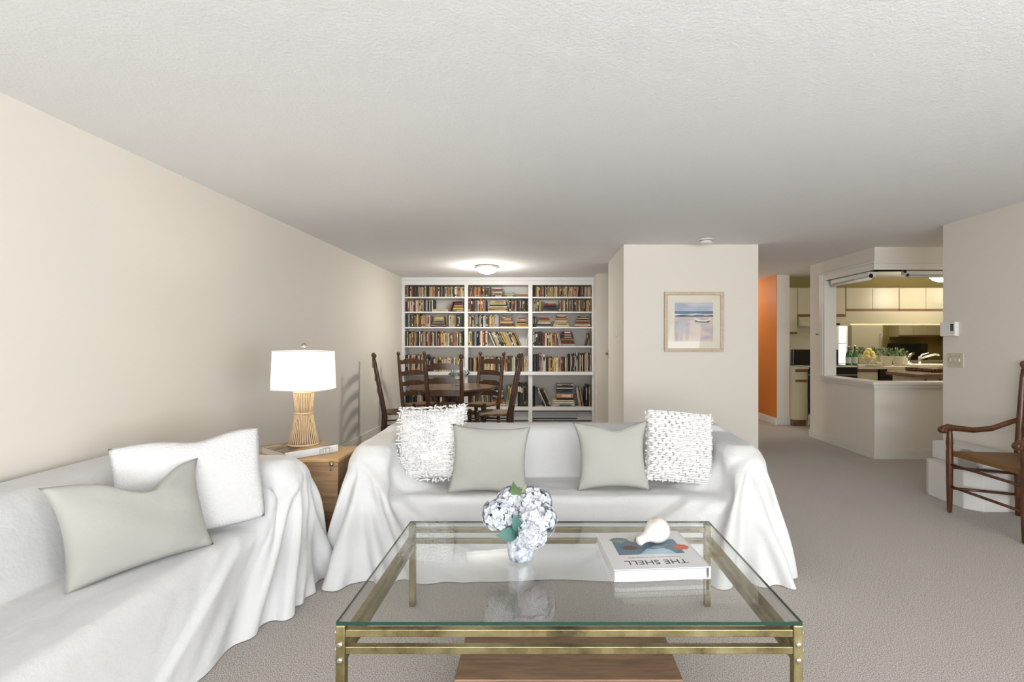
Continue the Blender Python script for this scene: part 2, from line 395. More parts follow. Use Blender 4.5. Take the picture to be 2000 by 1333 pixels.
def press_sofa(P, fr=.75, inner=7):
    A = np.zeros_like(P); x = P[..., 0]; y = P[..., 1]; z = P[..., 2]
    m = (np.abs(x) < .965) & (y > -.45) & (y < .12)
    A[..., 2] -= m*9; A[..., 1] += (m & (z > .45) & (y > -.13))*4
    A[..., 0] += np.sign(x)*((np.abs(x) > .70) & (np.abs(x) < 1.0) & (z > .44) & (z < .70) & (y > -.40))*inner
    out = np.abs(x) > 1.24
    A[..., 2] += (out | (y > .43) | (y < -.46))*1.6*(z < .5)
    A[..., 1] -= (y < -.44)*fr; A[..., 0] += np.sign(x)*out*.0
    return A
def make_sofa(name, label, loc, rz, ext, seed, swag, side_clamp=None, fr=.64, boxes=SOFA, inner=7):
    def clamp(Q, k=1.0):
        if k <= 0: return
        Q[..., 1] += k*np.minimum(0, .455-Q[..., 1])
        if side_clamp: Q[..., 0] += k*np.where(Q[..., 1] > -.36, np.maximum(0, side_clamp-Q[..., 0]), 0)
    P, act = drape(ext, .03, .80, boxes, lambda Q: press_sofa(Q, fr, inner), clamp, seed=seed)
    # refine the grid, then add the long pulls that fan out of the two arm corners
    def up(Q):
        a = np.empty((2*Q.shape[0]-1,)+Q.shape[1:]); a[::2] = Q; a[1::2] = (Q[:-1]+Q[1:])/2
        b = np.empty((a.shape[0], 2*a.shape[1]-1)+a.shape[2:]); b[:, ::2] = a; b[:, 1::2] = (a[:, :-1]+a[:, 1:])/2
        return b
    act = up(act.astype(float)) > .99; P = up(P)
    Q = P.copy(); Q[1:-1] = .5*P[1:-1]+.25*(P[:-2]+P[2:]); P = Q.copy(); P[:, 1:-1] = .5*Q[:, 1:-1]+.25*(Q[:, :-2]+Q[:, 2:])
    x, y, z = P[..., 0].copy(), P[..., 1].copy(), P[..., 2].copy()
    ss = lambda a, b, t: (lambda u: u*u*(3-2*u))(np.clip((t-a)/(b-a), 0, 1))
    front = ss(-.36, -.45, y)
    for sg, zl, pw, amp, ridges in swag:
        # the edge where the skirt of the arm overlaps the seat front, sweeping down to the middle
        t = np.clip(sg*x/1.2, -.3, 1.1); zc = zl+(.70-zl)*np.sign(t)*np.abs(t)**pw; sd = zc-z
        P[..., 1] -= front*amp*ss(-.004, .022, sd)*np.exp(-np.maximum(sd, 0)/.35)*ss(-.05, .35, t)*np.clip((.71-z)/.12, 0, 1)
        dx = 1.16-sg*x; dz = .73-z; r = np.hypot(dx, dz); th = np.degrees(np.arctan2(dx, np.maximum(dz, 1e-4)))
        for (t0, wd, am) in ridges:
            u = (th-t0+4*np.sin(r*5+t0))/wd
            P[..., 1] -= front*am*np.where(u > 0, np.exp(-(u/.55)**2), np.exp(-(u/1.5)**2))*ss(.04, .30, r)*np.exp(-r/1.1)*(dz > 0)
        m2 = ss(1.235, 1.265, sg*x)
        P[..., 0] += sg*m2*(.013*np.cos(y*15+np.sin(z*3)*1.2+seed)+.006*np.cos(y*37+seed))*np.clip((.66-z)/.4, 0, 1)*(P[..., 1] < .40)
    # shallow creases across seat and back
    P[..., 2] += .0012*np.sin(y*44+np.sin(x*3+seed)*3+x*2)*((np.abs(x) < .95) & (y > -.42) & (y < .0))
    clamp(P)
    ny, nx = act.shape; idx = -np.ones(act.shape, int); idx[act] = np.arange(act.sum())
    q = np.stack([idx[:-1, :-1], idx[:-1, 1:], idx[1:, 1:], idx[1:, :-1]], -1).reshape(-1, 4); q = q[q.min(1) >= 0]
    me = bpy.data.meshes.new('slipcover'); me.from_pydata(P[act].tolist(), [], q.tolist())
    bm = bmesh.new(); bm.from_mesh(me)
    bmesh.ops.bisect_plane(bm, geom=bm.verts[:]+bm.edges[:]+bm.faces[:], plane_co=(0, 0, .004), plane_no=(0, 0, 1), clear_inner=True)
    bm.to_mesh(me); bm.free()
    for f in me.polygons: f.use_smooth = True
    me.materials.append(cloth)
    root = thing(name, label, 'sofa', loc, rz)
    o = put('slipcover', me, root); tag(o, 'white cotton sheet draped to the floor')
    sm = o.modifiers.new('smooth', 'SUBSURF'); sm.levels = 1; sm.render_levels = 1
    # padded body under the sheet
    bx('seat_cushion', -.96, .96, -.42, .05, .12, .395, cloth, root, .04)
    bx('back_cushion', -.96, .96, .17, .36, .12, .69, cloth, root, .04)
    for sg in (-1, 1): bx('armrest', sg*1.12-.09, sg*1.12+.09, -.36, .36, .05, .66, cloth, root, .04)
    return root
make_sofa('sofa', 'long sofa under a white sheet in the middle, back to the dining table', (.085, 3.43, 0), 0,
          (-2.13, 2.13, -1.16, 1.15), 1, [(-1, .07, 2.0, .05, ((6, 6, .036), (23, 5, .042), (37, 5, .03), (-14, 7, .02))), (1, .04, 1.15, .055, ((10, 6, .034), (28, 5, .038), (44, 5, .028), (-12, 7, .02)))], -1.285)
make_sofa('sofa', 'white draped sofa along the bare left wall, nearest the camera', (-1.878, 1.635, 0), PI/2,
          (-2.13, 2.13, -1.30, 1.15), 5, [(-1, .05, 1.6, .03, ((20, 8, .02),)), (1, .03, 1.1, .03, ((7, 5, .035), (19, 4.5, .05), (30, 4, .03), (43, 5, .04), (60, 5, .02)))], None, .22, SOFA_DEEP, 1.5)

# ------------------------------------------------------------------ cushions
def pillow_mesh(w, h, t, seed, chop=0, n=34, pinch=.06, mat_=None, rnd=0):
    rng = random.Random(seed); ph = [rng.uniform(0, 6) for _ in range(6)]
    bm = bmesh.new(); grid = {}
    for side in (-1, 1):
        for j in range(n+1):
            for i in range(n+1):
                u = -1+2*i/n; v = -1+2*j/n
                if side == 1 and (i in (0, n) or j in (0, n)): grid[side, i, j] = grid[-1, i, j]; continue
                x = u*w/2*(1-pinch*(1-v*v)**1.0*abs(u)**3); z = v*h/2*(1-pinch*(1-u*u)**1.0*abs(v)**3)
                x *= math.sqrt(1-rnd*v**4); z *= math.sqrt(1-rnd*u**4)
                e = (max(0, 1-u**2)*max(0, 1-v**2))
                th = t/2*e**.42
                th += .006*e**.3*math.sin(u*5+ph[0]+2*v)*math.sin(v*4+ph[1])
                edge = max(abs(u), abs(v))
                th += .005*(e**.25)*math.sin((u-v)*16+ph[2])*max(0, abs(u)+abs(v)-1.05)
                if chop and v > 0:
                    dip = math.exp(-((u-.12)/.34)**2)*v**2.2
                    z -= chop*dip; th *= 1+.25*dip
                    x += .03*(1 if u > .12 else -1)*v**3*(1-math.exp(-((u-.12)/.3)**2))*.6
                grid[side, i, j] = bm.verts.new((x, side*th, z))
    for side in (-1, 1):
        for j in range(n):
            for i in range(n):
                q = [grid[side, i, j], grid[side, i+1, j], grid[side, i+1, j+1], grid[side, i, j+1]]
                bm.faces.new(q if side == -1 else q[::-1])
    for f in bm.faces: f.smooth = True
    me = bpy.data.meshes.new('pillow_cover'); bm.to_mesh(me); bm.free(); me.materials.append(mat_)
    return me
def cushion(name, label, loc, yaw, tilt, roll, w, h, t, m, seed, chop=0, pinch=.06, rnd=0):
    root = thing(name, label, 'pillow', loc, 0, None)
    root.rotation_euler = (Euler((0, roll, 0)).to_matrix().to_4x4() if 0 else (Matrix.Rotation(yaw, 4, 'Z') @ Matrix.Rotation(-tilt, 4, 'X') @ Matrix.Rotation(roll, 4, 'Y'))).to_euler()
    put('cover', pillow_mesh(w, h, t, seed, chop, pinch=pinch, mat_=m, rnd=rnd), root)
    return root
def tufts(root, w, h, t, seed, style):
    rng = random.Random(seed); mb = MB()
    def surf(u, v): return t/2*(max(0, 1-u*u)*max(0, 1-v*v))**.42
    def strand(x, z, ang, L, r, lift):
        u = 2*x/w; v = 2*z/h; y = -surf(u, v); dx = math.cos(ang)*L/2; dz = math.sin(ang)*L/2
        mb.tube([(x-dx, y+.002, z-dz), (x-dx*.5, y-lift*.8, z-dz*.5), (x+dx*.5, y-lift, z+dz*.5), (x+dx, y+.002, z+dz)], [r*.7, r, r, r*.7], 5)
    if style == 'loops':
        for j in range(21):
            for i in range(17):
                if rng.random() < .08: continue
                x = (-.47+.94*i/16)*w+rng.uniform(-.006, .006); z = (-.47+.94*j/20)*h+rng.uniform(-.005, .005)
                strand(x, z, rng.uniform(-.5, .5)+(PI/2 if rng.random() < .25 else 0), rng.uniform(.022, .036), .0052, rng.uniform(.008, .016))
    else:
        for j in range(15):
            for i in range(9):
                cx = (-.44+.88*(i+(.5 if j % 2 else 0)*.9)/9)*w; cz = (-.46+.92*j/14)*h
                for k in range(3):
                    strand(cx+rng.uniform(-.004, .004), cz+(k-1)*.0105, rng.uniform(-.12, .12), .046+rng.uniform(-.006, .008), .0056, .013+rng.uniform(-.003, .004))
    o = mb.build('tufts', tuftm, root); tag(o, 'raised white yarn tufts', kind='stuff')
    mb = MB()
    for k in range(190):
        a = rng.uniform(0, 4); s = a % 1*2-1
        x, z, ox, oz = [(s*w/2, h/2, 0, 1), (s*w/2, -h/2, 0, -1), (w/2, s*h/2, 1, 0), (-w/2, s*h/2, -1, 0)][int(a) % 4]
        x *= 1-.05*(1-s*s)*abs(ox); z *= 1-.05*(1-s*s)*abs(oz)
        L = rng.uniform(.008, .016); jx = rng.uniform(-.5, .5); jy = rng.uniform(-.6, .4)
        tip = Vector((ox+jx*abs(oz), jy, oz+jx*abs(ox))).normalized()*L
        p = Vector((x*.985, 0, z*.985)); mb.tube([p, p+tip*.6, p+tip], [.004, .0048, .0038], 5)
    o = mb.build('fringe', tuftm, root); tag(o, kind='stuff')
c1 = cushion('throw_pillow', 'shaggy white looped pillow in the left corner of the middle sofa', (-.70, 3.22, .685), -.16, .28, -.07, .45, .47, .14, tuftm, 3, pinch=.10)
tufts(c1, .45, .47, .14, 4, 'loops')
cushion('throw_pillow', 'plain sage green pillow leaning against the shaggy white pillow', (-.32, 3.10, .612), .08, .30, .05, .48, .41, .14, sage, 8, .0, .12)
cushion('throw_pillow', 'plain sage green pillow leaning against the basket weave pillow', (.425, 3.15, .625), -.06, .30, -.03, .44, .42, .14, sage, 21, .035, .13)
c4 = cushion('throw_pillow', 'white basket weave tufted pillow in the right corner of the middle sofa', (.85, 3.19, .668), .10, .28, .10, .43, .43, .14, tuftm, 6, pinch=.03)
tufts(c4, .43, .43, .14, 9, 'weave')
cushion('throw_pillow', 'white waffle knit pillow behind the sage pillow on the left sofa', (-1.64, 2.40, .655), .62, .26, -.07, .58, .46, .14, knit, 11, .03, .03, .09)
cushion('throw_pillow', 'sage green lumbar pillow with a dented top on the left sofa', (-1.655, 2.09, .60), 1.10, .40, .0, .52, .40, .15, sage, 14, .11, .09)

# ------------------------------------------------------------------ coffee table
ct = thing('coffee_table', 'brass framed coffee table with a rectangular clear glass top', 'table', (.085, 2.11, 0), 0, None, True)
TX0, TX1, TY0, TY1 = -.667, .838, 1.645, 2.58
LW = .031
for (x, y) in ((TX0, TY0), (TX1-LW, TY0), (TX0, TY1-LW), (TX1-LW, TY1-LW)):
    lg = MB().box(x, x+LW, y, y+LW, 0, .408, .004).build('leg', brass, ct)
    cx = x+LW/2; cy = y+LW/2; fy = y if y < 2 else y+LW; sy = -1 if y < 2 else 1; fx = x if x < 0 else x+LW; sx = -1 if x < 0 else 1
    for zb in (.347, .296):
        MB().lathe([(.0095, 0), (.0095, .003), (.007, .005), (.002, .006)], n=14, M=Matrix.Translation((cx, fy, zb)) @ Matrix.Rotation(PI/2*(-sy), 4, 'X')).build('bolt', boltm, lg)
    for zb in (.381, .325):
        MB().lathe([(.0095, 0), (.0095, .003), (.007, .005), (.002, .006)], n=14, M=Matrix.Translation((fx, cy, zb)) @ Matrix.Rotation(PI/2*sx, 4, 'Y')).build('bolt', boltm, lg)
for y in (TY0+.004, TY1-.028):
    for z in (.369, .314): MB().box(TX0+LW, TX1-LW, y, y+.024, z, z+.024, .002).build('rail', brass, ct)
for x in (TX0+.004, TX1-.028):
    for z in (.335, .284): MB().box(x, x+.024, TY0+LW, TY1-LW, z, z+.024, .002).build('rail', brass, ct)
g = MB().box(TX0+.002, TX1-.002, TY0+.002, TY1-.002, .4085, .42)
for f in g.bm.faces:
    if abs(f.normal.z) < .5: f.material_index = 1
g.build('glass_top', [glassm, glassedge], ct)

# wooden box under the table
wb = thing('wooden_box', 'low worn brown wooden box under the glass coffee table', 'box', (.08, 1.9, 0), 0, None, True)
bx('body', -.29, .465, 1.74, 2.04, 0, .158, boxwood, wb, .003)
for k in range(2): bx('plank', -.30, .475, 1.728+k*.163, 1.728+k*.163+.161, .158, .18, boxwood, wb, .003)

# hydrangeas in mercury glass vase
vs = thing('flower_vase', 'mottled silver glass vase of white hydrangeas on the glass table', 'vase', (-.09, 2.13, .42))
MB().lathe([(.045, .0), (.05, .004), (.056, .03), (.058, .06), (.056, .10), (.058, .112), (.052, .112), (.05, .06), (.04, .012)], n=32).build('vase', vasem, vs)
def hydrangea(c, r, seed, name, parent, m, sz=1.0, nfl=150):
    rng = random.Random(seed); bm = bmesh.new()
    for k in range(nfl):
        zz = 1-2*(k+.5)/nfl; a = k*2.399963; rr = math.sqrt(max(0, 1-zz*zz))
        n = Vector((rr*math.cos(a), rr*math.sin(a), zz)); n = (n+Vector((rng.uniform(-.2, .2), rng.uniform(-.2, .2), rng.uniform(-.2, .2)))).normalized()
        p = Vector(c)+Vector((n.x*r, n.y*r, n.z*r*.82))*rng.uniform(.86, 1.1)
        t1 = n.orthogonal().normalized(); t1.rotate(Matrix.Rotation(rng.uniform(0, 6), 3, n)); t2 = n.cross(t1)
        s = .0162*sz*rng.uniform(.85, 1.25)
        for q in range(4):
            d = (t1*math.cos(q*PI/2)+t2*math.sin(q*PI/2)); e = n.cross(d)
            c0 = bm.verts.new(p-n*.003); a1 = bm.verts.new(p+d*s*.6+e*s*.52+n*s*.22); a2 = bm.verts.new(p+d*s*1.15+n*s*.1); a3 = bm.verts.new(p+d*s*.6-e*s*.52+n*s*.22); mid = bm.verts.new(p+d*s*.62+n*s*.05)
            for tri in ((c0, a3, mid), (mid, a3, a2), (a2, a1, mid), (c0, mid, a1)): bm.faces.new(tri).smooth = True
    me = bpy.data.meshes.new(name); bm.to_mesh(me); bm.free(); me.materials.append(m)
    o = put(name, me, parent)
    return o
for k, (c, r) in enumerate([((-.085, -.005, .185), .072), ((.062, -.03, .172), .078), ((.045, .03, .222), .075), ((-.035, .045, .222), .068), ((.085, .04, .15), .06), ((.048, -.065, .118), .052)]):
    hydrangea(c, r, k+2, 'flower_head', vs, petalm)
    MB().ball(c, r*.84, sz=.82).build('flower_core', petalsh if k == 0 else petalm, vs)  # teal core of the left head stands in for shading between petals
    MB().tube([(0, 0, .06), (c[0]*.5, c[1]*.5, .11), c], .003, 6).build('stem', leafm, vs)
def leaf(parent, base, tip, wd, m, name='leaf', fold=.25):
    b = Vector(base); t = Vector(tip); d = t-b; side = d.cross(Vector((0, -1, .3))).normalized(); nrm = side.cross(d).normalized()
    mb = MB(); n = 6; L = []; C = []; R = []
    for i in range(n+1):
        u = i/n; w = wd*math.sin(PI*min(1, u*.93+.05))**.8*(1-u**4); p = b+d*u+nrm*(.12*d.length*math.sin(PI*u))
        C.append(mb.bm.verts.new(p)); L.append(mb.bm.verts.new(p+side*w+nrm*w*fold)); R.append(mb.bm.verts.new(p-side*w+nrm*w*fold))
    for i in range(n):
        mb.bm.faces.new((C[i], C[i+1], L[i+1], L[i])).smooth = True; mb.bm.faces.new((R[i], R[i+1], C[i+1], C[i])).smooth = True
    return mb.build(name, m, parent)
leaf(vs, (-.01, .0, .20), (-.035, .03, .315), .03, leafm); leaf(vs, (0, .01, .2), (.02, .03, .305), .022, leafl)
leaf(vs, (-.01, -.04, .12), (-.10, -.09, .13), .03, petalsh); leaf(vs, (.0, -.05, .13), (-.03, -.085, .215), .024, petalsh); leaf(vs, (.10, .04, .12), (.155, .02, .165), .015, leafl)

# art book with shell
BA = math.atan2(.029, .37)
bk = thing('art_book', 'large white art book titled THE SHELL lying on the glass table', 'book', (.437, 2.118, .42), BA)
bw, bd, bt = .37, .372, .046
MB().box(-bw/2, bw/2, -bd/2, bd/2, 0, .0035, .001).box(-bw/2, bw/2, -bd/2, bd/2, bt-.0035, bt, .001).build('cover', jacket, bk)
MB().prism([(bd/2*-1, 0.0), (-bd/2, bt), (bd/2, bt), (bd/2, 0)], bw/2-.003, bw/2+.004, axis='x', bev=.001).build('spine', jacket, bk)
bx('endpaper', -bw/2+.002, bw/2-.006, -bd/2+.002, bd/2-.004, bt-.006, bt-.0036, navyc, bk)
bx('page_block', -bw/2+.004, bw/2-.012, -bd/2+.005, bd/2-.006, .0036, bt-.006, pagesw, bk)
T = bt+.0002
def flat(name, pts, m, z=T): return MB().prism(pts, z, z+.0003).build(name, m, bk)
flat('photo_panel', [(-.135, -.055), (.135, -.055), (.135, .09), (-.135, .09)], printblue)
flat('wave_print', [(-.05, -.055), (.10, -.055), (.085, -.02), (.06, .0), (.02, -.01), (-.005, .0), (-.03, -.03), (-.04, -.045)], printwave, T+.0003)
flat('conch_print', [(.0, .0), (.03, .022), (.06, .02), (.1, .045), (.07, .012), (.04, -.005)], printgreen, T+.0006)
pts = []
for k in range(26):
    a = 2*PI*k/26; r = (.030 if k % 2 else .018); pts.append((-.075+1.35*r*math.cos(a), .012+r*.95*math.sin(a)))
flat('murex_print', pts, printbrown, T+.0003)
fan = [(-.105+.004, .06)]
for k in range(15):
    a = PI*.15+PI*.7*k/14; r = .055 if k % 2 else .05; fan.append((-.102+r*math.cos(a)*.9, .072+r*math.sin(a)))
flat('scallop_print', fan, printgreen, T+.0003)
for k in range(6):
    a = PI*.22+PI*.56*k/5
    flat('scallop_rib', [(-.102+.022*math.cos(a), .074+.022*math.sin(a)), (-.102+.05*math.cos(a+.05)*.9, .072+.05*math.sin(a+.05)), (-.102+.05*math.cos(a-.05)*.9, .072+.05*math.sin(a-.05))], inkm, T+.0006)
flat('snail_print', [(-.033+.032*math.cos(2*PI*k/20), .10+.027*math.sin(2*PI*k/20)) for k in range(20)], printcream, T+.0003)
flat('snail_band', [(-.04, .078), (-.03, .076), (-.015, .115), (-.024, .12)], printbrown, T+.0006)
pts = [(.142+(.03+.006*math.sin(k*2.4))*math.cos(2*PI*k/24), .005+(.026+.004*math.cos(k*1.9))*math.sin(2*PI*k/24)) for k in range(24)]
flat('red_shell_print', pts, printorange, T+.0003)
text_mesh('THE SHELL', .052, Matrix.Translation((-.005, -.128, T)) @ Matrix.Rotation(PI, 4, 'Z'), inkm, 'title', bk)
text_mesh('Five Hundred Million Years of Inspired Design', .0115, Matrix.Translation((-.0, -.085, T)) @ Matrix.Rotation(PI, 4, 'Z'), inkg, 'subtitle', bk)
sh = thing('sea_shell', 'ivory whelk shell resting on the white art book', 'shell', (.47, 2.16, .466))
ax = Vector((-.72, -.68, -.10)).normalized(); M0 = ax.to_track_quat('Z', 'Y').to_matrix().to_4x4()
prof = [(.002, -.062), (.012, -.056), (.014, -.050), (.026, -.046), (.029, -.038), (.045, -.030), (.053, -.012), (.052, .008), (.046, .028), (.037, .045), (.028, .060), (.022, .078), (.018, .098), (.017, .115), (.019, .128), (.012, .136), (.002, .137)]
mb = MB(); mb.lathe(prof, n=28, M=Matrix.Translation((.02, .03, .05)) @ M0)
for v in mb.bm.verts:
    if v.co.z < .0008: v.co.z = .0008
mb.build('body', shellm, sh)
tp = Vector((.02, .03, .05))
MB().tube([tp+ax*-.005+Vector((-.035, .03, -.018)), tp+ax*.03+Vector((-.030, .018, -.025)), tp+ax*.07+Vector((-.010, .004, -.014)), tp+ax*.11+Vector((0, 0, -.006))], [.012, .010, .006, .004], 8, flat=.6).build('lip', shellm, sh)

# ------------------------------------------------------------------ chest, lamp, book on it
ch = thing('wooden_chest', 'pine chest of wide boards standing between the two draped sofas', 'chest', (-1.5, 3.25, 0), 0, None, True)
CX0, CX1, CY0, CY1, CZ = -1.80, -1.222, 3.06, 3.44, .62
bx('body', CX0+.01, CX1-.01, CY0+.018, CY1, 0, CZ-.02, chestwood, ch)
bx('lid', CX0, CX1, CY0, CY1+.005, CZ-.02, CZ, chesttop, ch, .003)
for k, (z0, z1) in enumerate([(0, .148), (.150, .298), (.300, .598)]):
    bx('plank', CX0+.003, CX1-.003, CY0+.002, CY0+.018, z0, z1, chestwood if k == 2 else chestwood2, ch, .003)
hs = bx('hasp', -1.275, -1.245, CY0-.003, CY0+.003, .575, .61, brass, ch, .001)
MB().lathe([(.010, 0), (.012, .004), (.006, .010), (.002, .011)], n=14, M=Matrix.Translation((-1.26, CY0-.003, .592)) @ Matrix.Rotation(PI/2, 4, 'X')).build('knob', brass, hs)
MB().lathe([(.007, 0), (.006, .003), (.001, .004)], n=12, M=Matrix.Translation((-1.268, CY0+.003, .555)) @ Matrix.Rotation(PI/2, 4, 'X')).build('keyhole', darkmetal, ch)
lb = thing('art_book', 'thick white spined book titled PITTI under the table lamp', 'book', (-1.545, 3.25, .62), math.radians(51))
# local: spine on the -y side, cover facing up
MB().box(-.165, .165, -.165, .165, 0, .003).box(-.165, .165, -.165, .165, .043, .046).build('cover', mat('brown_photo_cover', (.25, .16, .09), .35), lb)
ramp(MATS['brown_photo_cover'], tex(MATS['brown_photo_cover'], scale=9, stretch=(1, 3, 1), detail=4), [(.38, (.05, .035, .025)), (.5, (.30, .19, .09)), (.62, (.55, .42, .26))])
MB().prism([(-.165, 0), (-.171, .006), (-.1735, .023), (-.171, .040), (-.165, .046)], -.165, .165, axis='x').build('spine', jacket, lb)
bx('page_block', -.160, .160, -.163, .158, .003, .043, pagesm, lb)
text_mesh('PITTI', .040, Matrix.Translation((.085, -.1736, .020)) @ Matrix.Rotation(PI/2, 4, 'X'), inkg, 'title', lb, .0006)
text_mesh('PALAZZO', .011, Matrix.Translation((.085, -.1732, .0385)) @ Matrix.Rotation(PI/2, 4, 'X'), inkg, 'subtitle', lb, .0006)

lx, ly, lz = -1.525, 3.27, .666
lamp = thing('table_lamp', 'lit table lamp with white shade and flared raffia cord base', 'lamp', (lx, ly, lz))
def lr(z):
    if z < .205: return .090+(.050-.090)*(z/.205)**.85
    return .050+(.060-.050)*((z-.205)/.135)
MB().lathe([(lr(z)-.006, z) for z in (.008, .05, .10, .15, .205, .25, .30, .335)], n=32).build('core', hubm, lamp)
mb = MB()
for k in range(36):
    a = 2*PI*k/36
    mb.tube([((lr(z))*math.cos(a), lr(z)*math.sin(a), z) for z in (.012, .055, .105, .155, .203)], .0036, 5)
    mb.tube([((lr(z))*math.cos(a), lr(z)*math.sin(a), z) for z in (.205, .25, .30, .335)], .0034, 5)
tag(mb.build('cord_wrap', ropem, lamp), 'upright tan raffia cords', kind='stuff')
def ringtube(r, z, rr, n=36): return [(r*math.cos(2*PI*k/n), r*math.sin(2*PI*k/n), z) for k in range(n+1)], rr
for nm, r, z, rr in (('bottom_ring', .088, .007, .007), ('waist_ring', .053, .205, .0045), ('top_ring', .059, .337, .0065)):
    p, q = ringtube(r, z, rr); MB().tube(p, q, 8, caps=False).build(nm, ropem, lamp)
MB().lathe([(.058, .333), (.058, .340)], n=24).build('top_disc', hubm, lamp)
MB().lathe([(.014, .34), (.014, .375)], n=16).lathe([(.004, .37), (.004, .60)], n=8).build('neck', darkmetal, lamp)
# bowed rectangular shade
def shade_ring(hw, hd, z, bow, n=12):
    pts = []
    for (ax_, ay, bx_, by, nx_, ny_) in ((-1, -1, 1, -1, 0, -1), (1, -1, 1, 1, 1, 0), (1, 1, -1, 1, 0, 1), (-1, 1, -1, -1, -1, 0)):
        for i in range(n):
            u = i/n; b = bow*(1-(2*u-1)**2)
            pts.append((hw*(ax_+(bx_-ax_)*u)+nx_*b, hd*(ay+(by-ay)*u)+ny_*b, z))
    return pts
def shade_mesh(zs):
    bm = bmesh.new(); R = []
    for hw_, z in zs: R.append([bm.verts.new(p) for p in shade_ring(hw_, hw_*.68, z, .022)])
    for a, b in zip(R, R[1:]):
        n = len(a)
        for i in range(n): bm.faces.new((a[i], a[(i+1) % n], b[(i+1) % n], b[i])).smooth = False
    me = bpy.data.meshes.new('shade'); bm.to_mesh(me); bm.free()
    return me
me = shade_mesh([(.158, .352), (.150, .602)]); me.materials.append(shadem); so = put('shade', me, lamp); so.rotation_euler = (0, 0, -.14)
sm = so.modifiers.new('thick', 'SOLIDIFY'); sm.thickness = .0015
for z, hw_ in ((.354, .1585), (.600, .1505)):
    p = [Vector(q) for q in shade_ring(hw_, hw_*.68, z, .022)]; p.append(p[0])
    r = MB().tube(p, .0035, 6, caps=False).build('shade_trim', petalm, lamp); r.rotation_euler = (0, 0, -.14)
fp = [(.004, .60), (.004, .612), (.009, .614), (.010, .618)]
MB().lathe(fp, n=14).build('finial_stem', darkmetal, lamp); MB().ball((0, 0, .633), .0165).build('finial', mat('smoked_glass_ball', (.16, .14, .12), .08, spec=.9), lamp)
point_light('lamp_bulb', (lx, ly, lz+.47), 5.5, (1, .86, .66), .035)

# ------------------------------------------------------------------ picture, thermostat, switches, detectors
pf = thing('framed_picture', 'square beach print with a rowing boat in a pale wood frame', 'picture', (1.664, 5.64, 1.218), 0, None, True)
FX0, FX1, FZ0, FZ1, FY = 1.339, 1.989, 1.218, 1.874, 5.648
for a in ((FX0, FX1, FZ0, FZ0+.036), (FX0, FX1, FZ1-.036, FZ1), (FX0, FX0+.036, FZ0+.036, FZ1-.036), (FX1-.036, FX1, FZ0+.036, FZ1-.036)):
    bx('frame_bar', a[0], a[1], FY-.03, FY, a[2], a[3], framewood, pf, .004)
bx('mat_board', FX0+.03, FX1-.03, FY-.014, FY-.002, FZ0+.03, FZ1-.03, matbd, pf)
PX0, PX1, PZ0, PZ1 = 1.452, 1.874, 1.33, 1.757
def pic(name, pts, col, k):
    m = mat('art_'+name, col, .5)
    MB().prism(pts, FY-.0155-.0004*k, FY-.0145-.0004*k, axis='y').build(name, m, pf); return m
def rect(u0, u1, v0, v1): return [(PX0+(PX1-PX0)*a, PZ0+(PZ1-PZ0)*b) for a, b in ((u0, v0), (u1, v0), (u1, v1), (u0, v1))]
P2 = lambda L: [(PX0+(PX1-PX0)*a, PZ0+(PZ1-PZ0)*b) for a, b in L]
ms = pic('sand_print', rect(0, 1, 0, .66), (.60, .50, .47), 0); ramp(ms, tex(ms, scale=5, stretch=(1, 1, 3)), [(.35, (.42, .40, .47)), (.6, (.66, .54, .46))])
mk = pic('sky_print', rect(0, 1, .76, 1), (.42, .48, .58), 0); ramp(mk, tex(mk, scale=4, stretch=(1, 1, 4)), [(.35, (.30, .38, .50)), (.65, (.52, .54, .58))])
pic('sea_print', rect(0, 1, .64, .77), (.12, .19, .30), 0)
pic('surf_print', P2([(.0, .66), (.2, .685), (.45, .665), (.6, .69), (.8, .665), (1, .68), (1, .705), (.75, .70), (.55, .72), (.3, .695), (0, .71)]), (.66, .66, .64), 1)
pic('boat_print', P2([(.49, .63), (.54, .49), (.88, .48), (.97, .59), (.80, .55), (.62, .56)]), (.74, .68, .58), 1)
pic('boat_hull', P2([(.515, .56), (.54, .49), (.88, .48), (.94, .54), (.80, .51), (.62, .52)]), (.13, .10, .09), 2)
rng = random.Random(5)
for k in range(9):
    a = .01+k*.022; b = a+rng.uniform(.0, .06); pic('grass_print', P2([(a, 0), (a+.012, 0), (b, rng.uniform(.12, .24))]), (.12, .13, .16), 1)
bx('glazing', FX0+.034, FX1-.034, FY-.022, FY-.0205, FZ0+.034, FZ1-.034, artglass, pf)

th = thing('thermostat', 'white wall thermostat with a dark display above the triple switch', 'thermostat', (3.68, 4.62, 1.37), 0, None, True)
bx('case', 3.656, 3.692, 4.54, 4.715, 1.375, 1.503, plasticw, th, .006)
bx('display', 3.6545, 3.657, 4.556, 4.592, 1.42, 1.485, mat('lcd_grey', (.14, .15, .14), .3), th)
for k in range(4): bx('display_bar', 3.6538, 3.655, 4.560, 4.588, 1.428+k*.015, 1.436+k*.015, blackm, th)
bx('button', 3.653, 3.657, 4.56, 4.58, 1.393, 1.40, plasticb, th)
sw = thing('switch_plate', 'beige triple light switch plate below the thermostat', 'switch', (3.68, 4.57, 1.09), 0, None, True)
bx('plate', 3.683, 3.691, 4.483, 4.663, 1.095, 1.225, plasticb, sw, .003)
for k in range(3):
    y = 4.573+(k-1)*.048
    bx('toggle', 3.672, 3.684, y-.006, y+.006, 1.150, 1.174, plasticb, sw, .002)
    for z in (1.125, 1.195): MB().lathe([(.004, 0), (.003, .002)], n=8, M=Matrix.Translation((3.683, y, z)) @ Matrix.Rotation(-PI/2, 4, 'Y')).build('screw', darkmetal, sw)
s2 = thing('switch_plate', 'small white dimmer on the left side of the picture wall', 'switch', (.88, 6.16, 1.37), 0, None, True)
